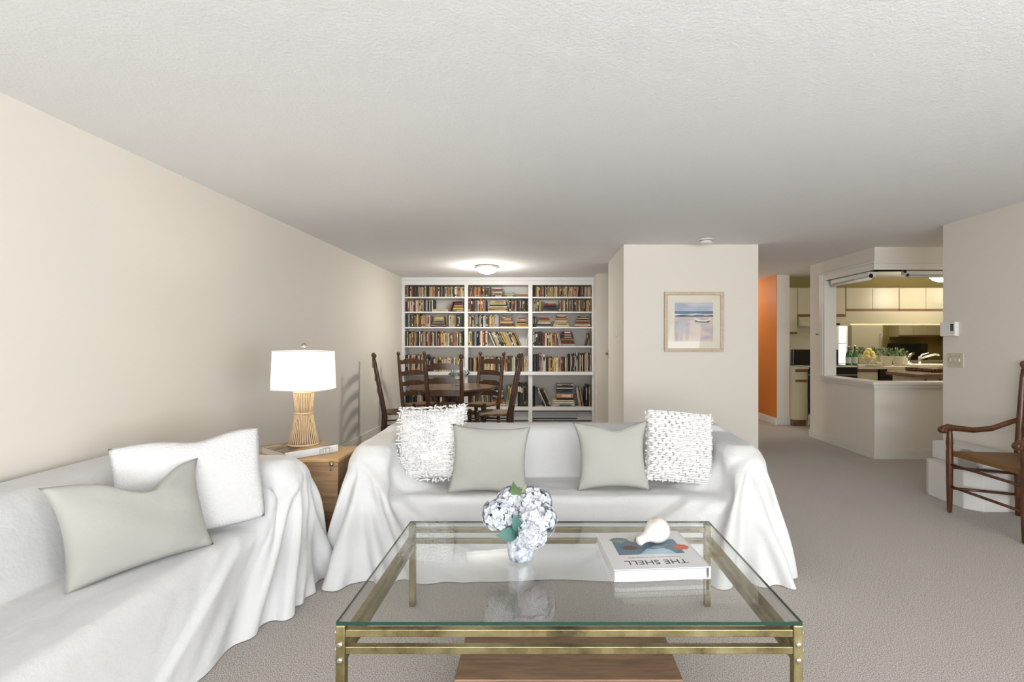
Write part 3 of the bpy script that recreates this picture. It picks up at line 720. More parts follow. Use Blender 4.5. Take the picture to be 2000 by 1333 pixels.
bx('plate', .872, .894, 6.13, 6.21, 1.385, 1.525, plasticw, s2, .004); bx('slider', .862, .873, 6.15, 6.19, 1.42, 1.49, plasticw, s2, .003)
s3 = thing('door_latch', 'small brass latch at the far edge of the picture wall', 'latch', (.89, 6.94, 1.1), 0, None, True)
bx('plate', .886, .894, 6.90, 6.965, 1.10, 1.22, boltm, s3, .002); MB().ball((.868, 6.93, 1.165), .018).build('knob', brass, s3)
s4 = thing('wall_hook', 'tiny black lettered plate on the kitchen side wall', 'sign', (3.75, 7.0, 1.4), 0, None, True)
bx('plate', 3.755, 3.761, 6.96, 7.06, 1.415, 1.445, plasticw, s4)
for k in range(3): bx('mark', 3.752, 3.756, 6.97+k*.028, 6.985+k*.028, 1.42, 1.44, inkm, s4)
sd_ = thing('smoke_detector', 'round white smoke detector on the ceiling by the picture wall', 'smoke detector', (1.71, 5.36, H-.05))
MB().lathe([(.05, .0), (.062, .006), (.066, .03), (.066, .036)], n=28).build('body', plasticw, sd_)
MB().lathe([(.072, .036), (.072, .05)], n=28).build('base', plasticw, sd_)
MB().lathe([(.0665, .028), (.0665, .034)], n=28, caps=False).build('vent', darkmetal, sd_)

cl = thing('ceiling_light', 'lit round flush dome light on the ceiling before the bookcase', 'ceiling light', (-.79, 7.25, H-.115))
MB().lathe([(.012, 0), (.06, .008), (.11, .028), (.145, .055), (.158, .085)], n=32).build('dome', bulbm, cl)
MB().lathe([(.158, .083), (.172, .085), (.178, .097), (.165, .115), (.03, .115)], n=32).build('rim', boltm, cl)
point_light('dining_bulb', (-.79, 7.25, H-.26), 24, (1, .95, .86), .16)
area_light('dining_dome_glow', (-.79, 7.25, H-.125), (0, 0, 0), .3, .3, 15, (1, .95, .86))

def dome_lamp(label, loc, power, col):
    t = thing('ceiling_light', label, 'ceiling light', (loc[0], loc[1], H-.115))
    MB().lathe([(.012, 0), (.06, .008), (.11, .028), (.145, .055), (.158, .085)], n=32).build('dome', bulbm, t)
    MB().lathe([(.158, .083), (.172, .085), (.178, .097), (.165, .115), (.03, .115)], n=32).build('rim', boltm, t)
    point_light('hall_or_added_bulb', (loc[0], loc[1], H-.22), power, col, .14)
dome_lamp('lit dome light on the ceiling of the hall by the orange wall', (3.0, 9.3), 19, (1, .88, .70))
dome_lamp('added unseen dome light in the passage, brightening the kitchen half wall', (5.6, 5.26), 13, (1, .90, .76))  # added lamp out of view, brightens the front of the half wall

# ------------------------------------------------------------------ bookcase
bc = thing('built_in_bookcase', 'white built-in bookcase of three bays filling the far wall', 'bookcase', (-.75, 8.6, 0), 0, None, True)
YF, YB = 8.5, 8.80
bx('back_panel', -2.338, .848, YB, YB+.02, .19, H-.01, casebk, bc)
for x0, x1 in ((-2.338, -2.295), (-1.30, -1.241), (-.238, -.17), (.816, .848)): bx('upright', x0, x1, YF, YB, .835, 2.275, casem, bc, .002)
for x0, x1 in ((-2.338, -2.295), (-1.30, -1.241), (-.238, -.17), (.816, .848)): bx('lower_upright', x0, x1, YF-.03, YB, 0, .776, casem, bc, .002)
bx('header', -2.338, .848, YF, YB, 2.272, H-.002, casem, bc); bx('cornice', -2.338, .848, YF-.02, YF+.02, H-.05, H-.002, casem, bc, .004)
bx('countertop', -2.338, .848, YF-.07, YB, .776, .832, casem, bc, .006)
BAYS = [(-2.295, -1.30), (-1.241, -.238), (-.17, .816)]
SH = [2.076, 1.83, 1.575, 1.26, .832, .249]; TOPS = [2.272, 2.050, 1.804, 1.549, 1.234, .776]
for x0, x1 in BAYS:
    for z in SH[:4]: bx('shelf', x0, x1, YF+.004, YB, z-.026, z, casem, bc, .002)
    bx('bottom_shelf', x0, x1, YF-.026, YB, .189, .249, casem, bc, .002)
ht = thing('baseboard_heater', 'grey metal baseboard heater under the bookcase bottom shelf', 'heater', (-.7, 8.65, 0), 0, None, True)
for x0, x1 in BAYS:
    bx('casing', x0+.004, x1-.004, 8.55, 8.79, .055, .165, heatm, ht); bx('lip', x0+.004, x1-.004, 8.53, 8.552, .02, .035, heatm, ht)
    bx('slot', x0+.004, x1-.25, 8.56, 8.78, .018, .055, blackr, ht); bx('end_cover', x1-.24, x1-.004, 8.535, 8.56, .03, .16, heatm, ht, .003)
    bx('damper', x0+.004, x1-.25, 8.54, 8.552, .135, .15, heatm, ht)

# ------------------------------------------------------------------ books
CO = {'c': ('cream', (.62, .50, .33)), 't': ('tan', (.42, .27, .14)), 'o': ('orange brown', (.42, .17, .06)), 'r': ('rust red', (.28, .065, .04)), 'm': ('maroon', (.13, .03, .03)),
      'k': ('black', (.018, .017, .016)), 'b': ('brown', (.10, .055, .03)), 'g': ('dark green', (.04, .055, .04)), 'e': ('olive', (.15, .125, .045)), 'y': ('yellow', (.60, .44, .12)),
      'w': ('white', (.76, .73, .66)), 's': ('slate grey', (.10, .11, .12)), 'u': ('blue', (.06, .11, .22)), 'q': ('teal', (.11, .19, .19)), 'p': ('pink', (.50, .27, .21)),
      'l': ('light grey', (.42, .42, .39)), 'n': ('navy', (.025, .028, .06)), 'd': ('crimson', (.32, .02, .03)), 'a': ('pale green', (.40, .44, .25)), 'j': ('bright orange', (.55, .26, .09))}
BM = {}
for k, (nm, c) in CO.items():
    m = mat('book_'+nm.replace(' ', '_'), c, .55); BM[k] = m
    c2 = tuple(v*.72 for v in c); ramp(m, tex(m, scale=3.0, detail=5), [(.3, c2), (.7, c)])
def book_mesh(kind):
    """unit book: spine at y=0 (facing -y), x thickness, z height"""
    mb = MB(); cv = .06
    mb.prism([(0, .10), (.12, .02), (.5, 0), (.88, .02), (1, .10), (1, 1), (1-cv, 1), (1-cv, .12), (cv, .12), (cv, 1), (0, 1)], 0, 1, 0)
    mb.box(cv, 1-cv, .12, .97, .02, .97, 0, 2, 1)
    if kind == 1: mb.box(.10, .90, -.004, .03, .62, .84, 0, 2, 2)
    if kind == 2: mb.box(.10, .90, -.004, .03, .80, .86, 0, 2, 2).box(.10, .90, -.004, .03, .10, .22, 0, 2, 2)
    if kind == 3: mb.box(.30, .70, -.004, .03, .30, .86, 0, 2, 2)
    return mb.mesh('book', [BM['c'], pagesm, BM['c']])
BMESH = [book_mesh(k) for k in range(4)]
rb = random.Random(77)
ALL = []   # (area, transform, color, kind, accent, label)
ORD = ['first', 'second', 'third', 'fourth', 'fifth', 'sixth', 'seventh', 'eighth', 'ninth', 'tenth', '11th', '12th', '13th', '14th', '15th', '16th', '17th', '18th', '19th', '20th']
def ordn(n):
    if n <= 20: return ORD[n-1]
    return '%d%s' % (n, {1: 'st', 2: 'nd', 3: 'rd'}.get(n % 10, 'th') if n not in (11, 12, 13) else 'th')
BAYN = ['left', 'middle', 'right']; ROWN = ['top shelf', 'second shelf', 'third shelf', 'fourth shelf', 'fifth shelf', 'bottom shelf']
CNT = {}; PILE = {}
def U(bay, row, f0, f1, cols, h0, h1, lean=0):
    """a run of upright books between fractions f0..f1 of the bay; heights as fractions of the opening"""
    x0, x1 = BAYS[bay]; z0 = SH[row]; hh = TOPS[row]-z0; W = x1-x0
    ws = [rb.uniform(.7, 1.35) for _ in cols]; tot = sum(ws); a = math.radians(abs(lean)); span = (f1-f0)*W
    x = x0+f0*W
    Hm = hh*(h0+h1)/2; avail = span-(Hm*math.sin(a) if lean else 0); avail = max(avail, span*.45)
    for cch, w in zip(cols, ws):
        w = w/tot*avail*.985; h = hh*rb.uniform(h0, h1); d = min(.24, rb.uniform(.62, .8)*h+.02)
        t = w*math.cos(a)
        yy = YF+.022+rb.uniform(0, .022)
        if lean == 0: M = Matrix.Translation((x, yy, z0+.0005))
        elif lean < 0: # top to the left: pivot at lower left corner kept on the shelf
            M = Matrix.Translation((x+Hm*math.sin(a)*1.0, yy, z0+.0005)) @ Matrix.Rotation(-a, 4, 'Y'); M = Matrix.Translation((0, 0, 0)) @ M
        else:
            M = Matrix.Translation((x, yy, z0+.0005+t*math.sin(a))) @ Matrix.Rotation(a, 4, 'Y')
        n = CNT[bay, row] = CNT.get((bay, row), 0)+1
        pose = 'upright' if lean == 0 else ('leaning left' if lean < 0 else 'leaning right')
        lab = '%s %s book, %s standing book from left, %s, %s bay' % (CO[cch][0], pose, ordn(n), ROWN[row], BAYN[bay])
        ALL.append((h*w, M @ Matrix.Diagonal((t, d, h, 1)), cch, rb.choice([0, 0, 1, 2, 3]), rb.choice('cywkokb'), lab))
        x += w
def S(bay, row, f0, f1, spec, top=None):
    """a pile of books lying flat: spec from the bottom up, letters; each 'letter:inset0:inset1:thickness' is shortened by the random jitter"""
    x0, x1 = BAYS[bay]; z = SH[row]; W = x1-x0; hh = TOPS[row]-z; n = len(spec); th_tot = hh*(top or .8)
    ts = [rb.uniform(.75, 1.3) for _ in spec]; tt = sum(ts); nb = PILE[bay, row] = PILE.get((bay, row), 0)+1
    for k, cch in enumerate(spec):
        t = ts[k]/tt*th_tot; a = x0+(f0+rb.uniform(0, .014)+(.006*k))*W; b = x0+(f1-rb.uniform(0, .014)-(.006*k))*W
        L = b-a; d = min(.25, max(.14, L*.72)); yy = YF+.02+rb.uniform(0, .03)
        M = Matrix.Translation((a, yy, z+.0005+t)) @ Matrix.Rotation(PI/2, 4, 'Y') @ Matrix.Diagonal((t, d, L, 1))
        lab = '%s book lying flat, %s from the bottom in pile %s, %s, %s bay' % (CO[cch][0], ordn(k+1), ['one', 'two', 'three', 'four'][nb-1], ROWN[row], BAYN[bay])
        ALL.append((t*L, M, cch, rb.choice([0, 0, 3, 3]), rb.choice('cwkyo'), lab)); z += t+.0004
# top shelf
U(0, 0, .005, .995, 'ktekworkgbksqtocqtckkbtcytcogrrwgqgkcwootkyckswctotcc', .80, .94)
U(1, 0, .005, .22, 'gtbobtobojr', .80, .92); U(1, 0, .22, .37, 'keggbb', .74, .84)
S(1, 0, .38, .58, 'mtarl', .80); S(1, 0, .59, .77, 'ela', .42); S(1, 0, .79, .99, 'to', .24)
U(2, 0, .01, .60, 'gkeycborptknckcycytyulyckeymktbcycl', .80, .93); U(2, 0, .60, .83, 'ptcopctpmkb', .80, .92, 6); U(2, 0, .83, .995, 'wdkcletwlp', .80, .93)
# second shelf
U(0, 1, .015, .40, 'kmrpctwkmcctycbckgltn', .76, .92); U(0, 1, .40, .49, 'lkwk', .78, .92)
S(0, 1, .44, .73, 'wc', .20)
S(0, 1, .80, .99, 'eyotmb', .80)
U(1, 1, .005, .31, 'mrkgksqrcbjortsk', .84, .96); S(1, 1, .325, .67, 'cetckayc', .82); U(1, 1, .68, .995, 'gktbmlskbskegekgb', .84, .97)
U(2, 1, .01, .15, 'tlbcktyy', .82, .95); S(2, 1, .16, .43, 'lsgskrbc', .70); U(2, 1, .44, .995, 'gwrmjcckscktglkbktsbwbobegbbttckt', .80, .95)
# third shelf
U(0, 2, .005, .43, 'ggslkstbktegyobgcctcoptkwp', .80, .95); S(0, 2, .435, .69, 'kckcbltcy', .72); U(0, 2, .69, .85, 'tkcwlcyct', .78, .90); U(0, 2, .85, .995, 'kgbggk', .84, .92)
U(1, 2, .005, .51, 'tckckpqwkslbkwlssktyytclwlw', .74, .93); S(1, 2, .515, .77, 'cmmytrocsl', .90); S(1, 2, .78, .995, 'ytykopr', .66)
U(2, 2, .005, .06, 'kkg', .74, .78); S(2, 2, .065, .33, 'lklatrd', .68); S(2, 2, .34, .63, 'cwcyacwrcokwc', .88); S(2, 2, .70, .995, 'rwcrolbckc', .84)
# fourth shelf
U(0, 3, .005, .995, 'kcktceobtlskkwkrotckgptrktwkslkpkrtyycctwceqbrpotlkycksk', .70, .86)
U(1, 3, .005, .33, 'wyykslukkcwprrwc', .80, .87); U(1, 3, .335, .88, 'wkcccwkbkwnyyycpwgcykbt', .76, .90, -24)
U(2, 3, .005, .155, 'wkgbkk', .77, .83); U(2, 3, .155, .40, 'brrwlkygcoro', .72, .78); U(2, 3, .40, .50, 'lp', .72, .78, -14)
S(2, 3, .44, .72, 'lrbogkmk', .82); U(2, 3, .89, .965, 'bk', .72, .76, 11); U(2, 3, .967, .995, 'te', .80, .86)
# fifth shelf
U(0, 4, .005, .40, 'kkwsmccckgccbowkpnsk', .60, .72); U(0, 4, .40, .995, 'ksnsctoeytlpwpcwleywsytwlcw', .48, .60)
U(1, 4, .005, .16, 'ksgktcok', .54, .58); U(1, 4, .16, .50, 'tykgcyywplwyokb', .54, .64); U(1, 4, .50, .995, 'lwkpcwojrkssawckrlppntscycw', .57, .66)
U(2, 4, .005, .10, 'kskb', .66, .72); U(2, 4, .10, .21, 'upplw', .68, .78); U(2, 4, .21, .60, 'akbtcktoyywctpbbktc', .56, .63); U(2, 4, .60, .995, 'kklskgwkwksckwkbwtclkw', .68, .82)
# bottom shelf
U(0, 5, .02, .30, 'kkgsskgkllwr', .48, .56); U(0, 5, .32, .58, 'kkbkbk', .50, .58, -14); U(0, 5, .58, .995, 'wbkcwkkbkgk', .50, .58)
U(1, 5, .005, .14, 'kgecb', .58, .64); U(1, 5, .20, .37, 'cwgcsckq', .52, .58, -5); S(1, 5, .38, .62, 'cjrklrlk', .60); U(1, 5, .66, .995, 'ayywwlkgggkg', .58, .76)
U(2, 5, .0, .04, 'kk', .60, .64); U(2, 5, .05, .33, 'ukwkbkbw', .56, .62, -24)
S(2, 5, .33, .72, 'lwc', .20); U(2, 5, .73, .88, 'lwrpcb', .56, .64, -10); U(2, 5, .88, .995, 'nnktb', .62, .72)
# a second pile standing on the wide cream books of the bottom right bay
zb = SH[5]+.1065; x0, x1 = BAYS[2]
for k, (cch, t) in enumerate(zip('njuskwkl', (.026, .085, .035, .020, .018, .022, .026, .03))):
    a = x0+(.405+rb.uniform(0, .008))*(x1-x0); L = (.285-rb.uniform(0, .02))*(x1-x0)
    ALL.append((t*L, Matrix.Translation((a, YF+.03+rb.uniform(0, .02), zb+t)) @ Matrix.Rotation(PI/2, 4, 'Y') @ Matrix.Diagonal((t, .22, L, 1)), cch, 3 if k % 2 else 0, rb.choice('wlok'),
                '%s book, %s up in the tall pile on the bottom shelf, right bay' % (CO[cch][0], ordn(k+1)))); zb += t+.0004
# loose books with their covers showing
ALL.append((.02, Matrix.Translation((BAYS[0][0]+.475, YF+.12, SH[1]+.050)) @ Matrix.Rotation(PI/2, 4, 'Y') @ Matrix.Rotation(math.radians(-30), 4, 'X') @ Matrix.Diagonal((.02, .10, .225, 1)), 'y', 0, 'c', 'yellow book propped on the two flat cream books, second shelf, left bay'))
ALL.append((.02, Matrix.Translation((BAYS[0][0]+.722, YF+.03, SH[1]+.008)) @ Matrix.Rotation(math.radians(22), 4, 'Y') @ Matrix.Diagonal((.022, .15, .185, 1)), 'r', 0, 'c', 'rust red book leaning on the flat pile, second shelf, left bay'))
ALL.append((.02, Matrix.Translation((BAYS[1][1]-.042, YF+.03, SH[3]+.003)) @ Matrix.Rotation(math.radians(9), 4, 'Y') @ Matrix.Diagonal((.012, .17, .235, 1)), 'w', 0, 'c', 'lone white book leaning on the right upright, fourth shelf, middle bay'))
ALL.sort(key=lambda a: -a[0])
for i, (ar, M, cch, kd, ac, lab) in enumerate(ALL[:300]):
    o = bpy.data.objects.new('book', BMESH[kd]); COL.objects.link(o); o.matrix_world = M
    o.material_slots[0].link = 'OBJECT'; o.material_slots[0].material = BM[cch]
    o.material_slots[2].link = 'OBJECT'; o.material_slots[2].material = BM[ac]
    tag(o, lab, 'book', 'books in the built-in bookcase')
bmr = bmesh.new(); keys = list(BM)
for (ar, M, cch, kd, ac, lab) in ALL[300:]:
    n0 = len(bmr.verts); f0 = len(bmr.faces); tmp = bpy.data.meshes.new('x')
    bmr.from_mesh(BMESH[kd]); bmr.verts.ensure_lookup_table(); bmr.faces.ensure_lookup_table()
    for v in bmr.verts[n0:]: v.co = M @ v.co
    for f in bmr.faces[f0:]: f.material_index = [keys.index(cch), len(keys), keys.index(ac)][f.material_index]
    bpy.data.meshes.remove(tmp)
me = bpy.data.meshes.new('thin_books'); bmr.to_mesh(me); bmr.free()
for k in keys: me.materials.append(BM[k])
me.materials.append(pagesm)
tag(put('thin_books', me), 'many thin old books in mixed colours filling the bookcase shelves', 'books', kind='stuff')

# ------------------------------------------------------------------ dining table and ladder back chairs
dt_ = thing('dining_table', 'round dark walnut dining table surrounded by ladder back chairs', 'table', (-1.21, 6.74, 0))
MB().lathe([(.53, .700), (.555, .704), (.562, .715), (.562, .728), (.555, .738), (.545, .74)], n=64).build('tabletop', tablewood, dt_)
MB().lathe([(.40, .64), (.42, .66), (.42, .70)], n=48).build('apron', dkwood, dt_)
MB().lathe([(.05, .10), (.075, .16), (.06, .26), (.085, .36), (.055, .46), (.07, .58), (.10, .64)], n=24).build('pedestal', dkwood, dt_)
for k in range(4):
    a = k*PI/2+.5; MB().tube([(.04*math.cos(a), .04*math.sin(a), .16), (.2*math.cos(a), .2*math.sin(a), .13), (.36*math.cos(a), .36*math.sin(a), .035), (.42*math.cos(a), .42*math.sin(a), .022)], [.03, .032, .026, .022], 10).build('foot', dkwood, dt_)
dv = thing('flower_vase', 'small white pot of grey hydrangeas on the dining table', 'vase', (-1.12, 6.92, .74))
MB().lathe([(.055, 0), (.062, .01), (.07, .10), (.072, .13), (.066, .13), (.06, .03)], n=24).build('vase', plasticw, dv)
for k, (c, r) in enumerate([((-.05, 0, .17), .065), ((.05, -.02, .165), .06), ((0, .03, .2), .06)]): hydrangea(c, r, 30+k, 'flower_head', dv, petalg, 1.1, 70); MB().ball(c, r*.8).build('flower_core', leafgrey, dv)
for b, t in (((-.05, 0, .15), (-.16, -.03, .15)), ((.05, 0, .15), (.15, -.02, .16)), ((-.04, .02, .17), (-.13, .02, .21)), ((.06, 0, .15), (.13, .03, .20))): leaf(dv, b, t, .03, leafm)

def slat_mesh(w, h, curve=.03):
    """scalloped slat: centred, bottom at z=0, bowed backwards"""
    bm = bmesh.new(); n = 24; rows = []
    for i in range(n+1):
        u = -1+2*i/n; x = u*w/2; y = curve*(1-u*u); au = abs(u)
        top = h*(.72+.28*(1 if au < .55 else (max(0, 1-(au-.55)/.12) if au < .67 else 0)))
        if au > .67: top = h*(.72+.10*(au-.67)/.33)
        bot = h*.04*math.cos(u*PI/2)
        rows.append([bm.verts.new((x, y-.006, bot)), bm.verts.new((x, y-.006, top)), bm.verts.new((x, y+.006, top)), bm.verts.new((x, y+.006, bot))])
    for a, b in zip(rows, rows[1:]):
        for k in range(4): bm.faces.new((a[k], b[k], b[(k+1) % 4], a[(k+1) % 4]))
    bm.faces.new(rows[0]); bm.faces.new(rows[-1][::-1]); bmesh.ops.recalc_face_normals(bm, faces=bm.faces)
    me = bpy.data.meshes.new('slat'); bm.to_mesh(me); bm.free()
    return me
def finial_prof(s=1.22): return [(.010*s, 0), (.013*s, .004), (.009*s, .010), (.016*s, .020), (.0215*s, .036), (.021*s, .050), (.015*s, .064), (.006*s, .072), (.001, .074)]
def rush_seat(wf, wr, d, z, t, m, name, root):
    """trapezoid woven seat, slightly dished; front at -y"""
    bm = bmesh.new(); n = 10; T = []; B = []
    for j in range(n+1):
        v = j/n; w = wf+(wr-wf)*v; y = -d/2+d*v; r1 = []; r2 = []
        for i in range(n+1):
            u = -1+2*i/n; e = max(abs(u), abs(2*v-1)); dz = -.012*(1-e*e)-(.016 if e > .99 else 0)
            r1.append(bm.verts.new((u*w/2, y, z+dz))); r2.append(bm.verts.new((u*w/2*.97, y*.97, z-t)))
        T.append(r1); B.append(r2)
    for j in range(n):
        for i in range(n):
            bm.faces.new((T[j][i], T[j][i+1], T[j+1][i+1], T[j+1][i])).smooth = True; bm.faces.new((B[j][i], B[j+1][i], B[j+1][i+1], B[j][i+1]))
    for i in range(n): bm.faces.new((T[0][i], B[0][i], B[0][i+1], T[0][i+1])); bm.faces.new((T[n][i], T[n][i+1], B[n][i+1], B[n][i]))
    for j in range(n): bm.faces.new((T[j][0], T[j+1][0], B[j+1][0], B[j][0])); bm.faces.new((T[j][n], B[j][n], B[j+1][n], T[j+1][n]))
    me = bpy.data.meshes.new(name); bm.to_mesh(me); bm.free(); me.materials.append(m)
    return put(name, me, root)
def ladder_chair(label):
    t = thing('ladder_back_chair', label, 'chair', group='ladder back chairs around the dining table')
    zs = .46
    rush_seat(.48, .40, .40, zs, .035, rush, 'seat', t)
    def rear(sg, z): # rear post line
        k = max(0, z-.40)/.72; return Vector((sg*(.195+.012*k), .19+.02*max(0, (.40-z))/.4+.13*k, z))
    for sg in (-1, 1):
        p = MB().tube([rear(sg, z) for z in (0, .2, .40, .46, .7, .95, 1.10, 1.115)], [.019, .025, .028, .028, .026, .022, .019, .014], 10).build('back_post', dkwood, t)
        MB().lathe(finial_prof(), rear(sg, 1.113), 14).build('finial', dkwood, p)
        MB().lathe([(.014, 0), (.017, .05), (.022, .30), (.022, .42), (.019, .445), (.022, .455), (.022, .475), (.012, .485)], (sg*.225, -.185, 0), 12).build('leg', dkwood, t)
        for z in (.16, .30): MB().tube([(sg*.225, -.185, z), rear(sg, z)], .009, 7).build('stretcher', dkwood, t)
    for z in (.20, .33): MB().tube([(-.225, -.185, z), (.225, -.185, z)], [.010, .010], 7).build('stretcher', dkwood, t)
    MB().tube([rear(-1, .23), rear(1, .23)], .009, 7).build('stretcher', dkwood, t)
    me = slat_mesh(.40, .078); me.materials.append(dkwood)
    for z in (.545, .69, .835, 1.0):
        c = rear(1, z+.03); o = put('slat', me, t); o.location = (0, c.y, z)
    return t
face = lambda dx, dy: math.atan2(dx, -dy)     # local front is -y
ch0 = ladder_chair('ladder back chair with its back to the camera before the round table')
ch0.location = (-1.14, 6.22, 0); ch0.rotation_euler = (0, 0, face(0.02, 1))
copy_tree(ch0, (-1.815, 6.52, 0), face(1, .36), 'ladder back chair seen from the side against the left wall')
copy_tree(ch0, (-1.715, 7.28, 0), face(.63, -.71), 'ladder back chair behind the table in the corner by the left wall')
copy_tree(ch0, (-.90, 7.25, 0), face(-.48, -.87), 'ladder back chair facing the camera behind the right side of table')
copy_tree(ch0, (-.60, 6.42, 0), face(-1, .03), 'ladder back chair seen in profile at the right end of the table')

# ------------------------------------------------------------------ armchair at the right wall (faces -x)
ac = thing('ladder_back_armchair', 'red brown ladder back armchair with woven seat by the right wall', 'chair', (3.39, 3.66, 0), face(-1, 0))
# local: front -y, width x;  world x = 3.39 + y(local), so front legs at local y = -.24
zs = .49
rush_seat(.64, .50, .46, zs, .05, rush2, 'seat', ac)
def arear(sg, z): k = max(0, z-.45)/.70; return Vector((sg*(.235+.0*k), .225+.045*k, z))
for sg in (-1, 1):
    p = MB().tube([arear(sg, z) for z in (0, .2, .45, .5, .8, 1.05, 1.115)], [.017, .021, .025, .026, .024, .019, .015], 12).build('back_post', armwood, ac)
    MB().lathe([(.010, 0), (.012, .006), (.010, .012), (.018, .022), (.0225, .038), (.020, .054), (.010, .064), (.001, .067)], arear(sg, 1.113), 16).build('finial', armwood, p)
    MB().lathe([(.012, 0), (.016, .01), (.020, .12), (.023, .30), (.024, .47), (.021, .50), (.024, .54), (.018, .62), (.016, .645)], (sg*.31, -.235, 0), 14).build('leg', armwood, ac)
    e = arear(sg, .73)
    ap = [(sg*.315, -.295, .628), (sg*.316, -.285, .650), (sg*.315, -.25, .660), (sg*.31, -.17, .652), (sg*.30, -.06, .640), (sg*.28, .06, .655), (sg*.255, .16, .70), (e.x, e.y-.005, .735)]
    arm = MB().tube(ap, [.020, .024, .026, .022, .021, .021, .020, .017], 12, flat=.62).build('armrest', armwood, ac)
    MB().lathe([(.018, -.027), (.026, -.02), (.028, 0), (.026, .02), (.018, .027)], n=16, M=Matrix.Translation((sg*.315, -.285, .640)) @ Matrix.Rotation(PI/2, 4, 'Y')).build('scroll', armwood, arm)
    for z in (.17, .33): MB().tube([(sg*.31, -.235, z+.02), arear(sg, z-.01)], [.010, .011], 8).build('stretcher', armwood, ac)
for z in (.205, .375): MB().tube([(-.31, -.235, z), (.31, -.235, z)], [.0105, .0105], 8).build('stretcher', armwood, ac)
MB().tube([arear(-1, .22), arear(1, .22)], .010, 8).build('stretcher', armwood, ac)
me = slat_mesh(.47, .085, .02); me.materials.append(armwood)
for z in (.60, .74, .88, 1.01): c = arear(1, z+.03); o = put('slat', me, ac); o.location = (0, c.y, z)

# white stepped box behind the armchair
wbx = thing('plaster_box', 'white stepped box with grey arched panel on the floor behind the armchair', 'box', (3.5, 4.2, 0), 0, None, True)
MB().prism([(3.335, 4.43), (3.335, 4.06), (3.42, 3.97), (3.668, 3.97), (3.668, 4.5), (3.37, 4.5)], 0, .30, bev=.006).build('lower_step', concrete, wbx)
MB().prism([(3.46, 4.55), (3.46, 4.02), (3.668, 3.90), (3.668, 4.55)], .30, .45, bev=.006).build('upper_step', concrete, wbx)
arch = [(-.09, 0), (-.09, .10)]+[(-.09*math.cos(PI*k/10), .10+.05*math.sin(PI*k/10)) for k in range(1, 10)]+[(.09, .10), (.09, 0)]
MB().prism([(a+4.15, b+.30) for a, b in arch], 3.44, 3.462, axis='x').build('arched_panel', greyarch, wbx)

# ------------------------------------------------------------------ kitchen
YW = 8.596; YC = 8.0
def cabinet(name, label, x0, x1, y0, y1, z0, z1, door=True, front=-1, drawer=False, strip=True, doors=1, kick=False, grp='cream kitchen cabinets with oak pulls'):
    t = thing(name, label, 'cabinet', ((x0+x1)/2, (y0+y1)/2, z0), 0, grp, True)
    zb = z0+(.10 if kick else 0)
    yb0, yb1 = (y0+.02, y1) if front < 0 else (y0, y1-.02)
    bx('body', x0, x1, yb0, yb1, zb, z1, cabm, t)
    if kick: bx('toe_kick', x0, x1, yb0+.05, yb1, z0, zb, trimwood, t)
    fy = (y0, y0+.018) if front < 0 else (y1-.018, y1)
    w = (x1-x0)/doors
    for k in range(doors):
        a, b = x0+k*w+.003, x0+(k+1)*w-.003
        if kick:
            bx('top_strip', a, b, fy[0], fy[1], z1-.045, z1-.002, trimwood, t)
            bx('drawer', a, b, fy[0], fy[1], z1-.165, z1-.048, cabm, t, .002)
            d = bx('door', a, b, fy[0], fy[1], zb+.01, z1-.205, cabm, t, .002); bx('pull', a, b, fy[0]-.006, fy[1], z1-.203, z1-.168, trimwood, t, .002)
        else:
            bx('door', a, b, fy[0], fy[1], z0+.038, z1-.004, cabm, t, .002); bx('pull', a, b, fy[0]-.006, fy[1], z0, z0+.036, trimwood, t, .002)
    return t
cabinet('wall_cabinet', 'tall cream wall cabinet at the left end, left of the range hood', 3.95, 4.10, 8.24, YW, 1.45, 2.20)
cabinet('wall_cabinet', 'short cream wall cabinet above the range hood', 4.105, 4.87, 8.24, YW, 1.735, 2.20, doors=2)
xs = [4.885, 5.74, 6.60, 7.46]
for k, nm in enumerate(('left', 'middle', 'right')):
    cabinet('wall_cabinet', 'cream wall cabinet above the sink mirror, %s of the run' % nm, xs[k], xs[k+1]-.006, 8.24, YW, 1.82, 2.20, doors=2)
va = bx('valance', 4.885, 7.46, 8.235, 8.255, 1.62, 1.818, cabm); tag(va, 'plain cream valance board under the wall cabinets hiding the strip light', 'valance')
st = thing('strip_light', 'lit strip light behind the kitchen valance', 'light', (6.2, 8.4, 1.78), 0, None, True)
bx('housing', 5.1, 7.3, 8.36, 8.46, 1.79, 1.818, plasticw, st); MB().tube([(5.12, 8.41, 1.77), (7.28, 8.41, 1.77)], .014, 10).build('tube', tubem, st)
area_light('valance_light', (6.2, 8.42, 1.75), (0, 0, 0), 2.2, .05, 8, (1, .93, .76))
mi = bx('wall_mirror', 5.11, 8.5, 8.585, 8.598, .945, 1.80, mirrorm); tag(mi, 'wide wall mirror behind the kitchen sink counter', 'mirror')
kw = thing('kitchen_window', 'narrow bright window with closed white blinds beside the mirror', 'window', (5.0, 8.59, .96), 0, None, True)
bx('frame', 4.90, 5.11, 8.58, 8.6, .945, 1.68, trimm, kw)
for k in range(20): bx('blind_slat', 4.965, 5.07, 8.568, 8.579, .975+k*.033, .975+k*.033+.028, dayw, kw)
bx('sash_bar', 4.95, 5.08, 8.560, 8.570, 1.29, 1.31, trimm, kw)
tag(bx('backsplash', 3.95, 4.88, 8.585, 8.598, .945, 1.73, counterm), 'plain cream backsplash behind the stove', 'backsplash')
hd = thing('range_hood', 'cream range hood over the black stove', 'range hood', (4.5, 8.35, 1.56), 0, None, True)
MB().prism([(8.10, 1.58), (8.10, 1.63), (8.24, 1.73), (YW, 1.73), (YW, 1.58)], 4.11, 4.865, axis='x').build('canopy', cabm, hd)
bx('control_strip', 4.3, 4.7, 8.095, 8.102, 1.595, 1.62, blackm, hd)
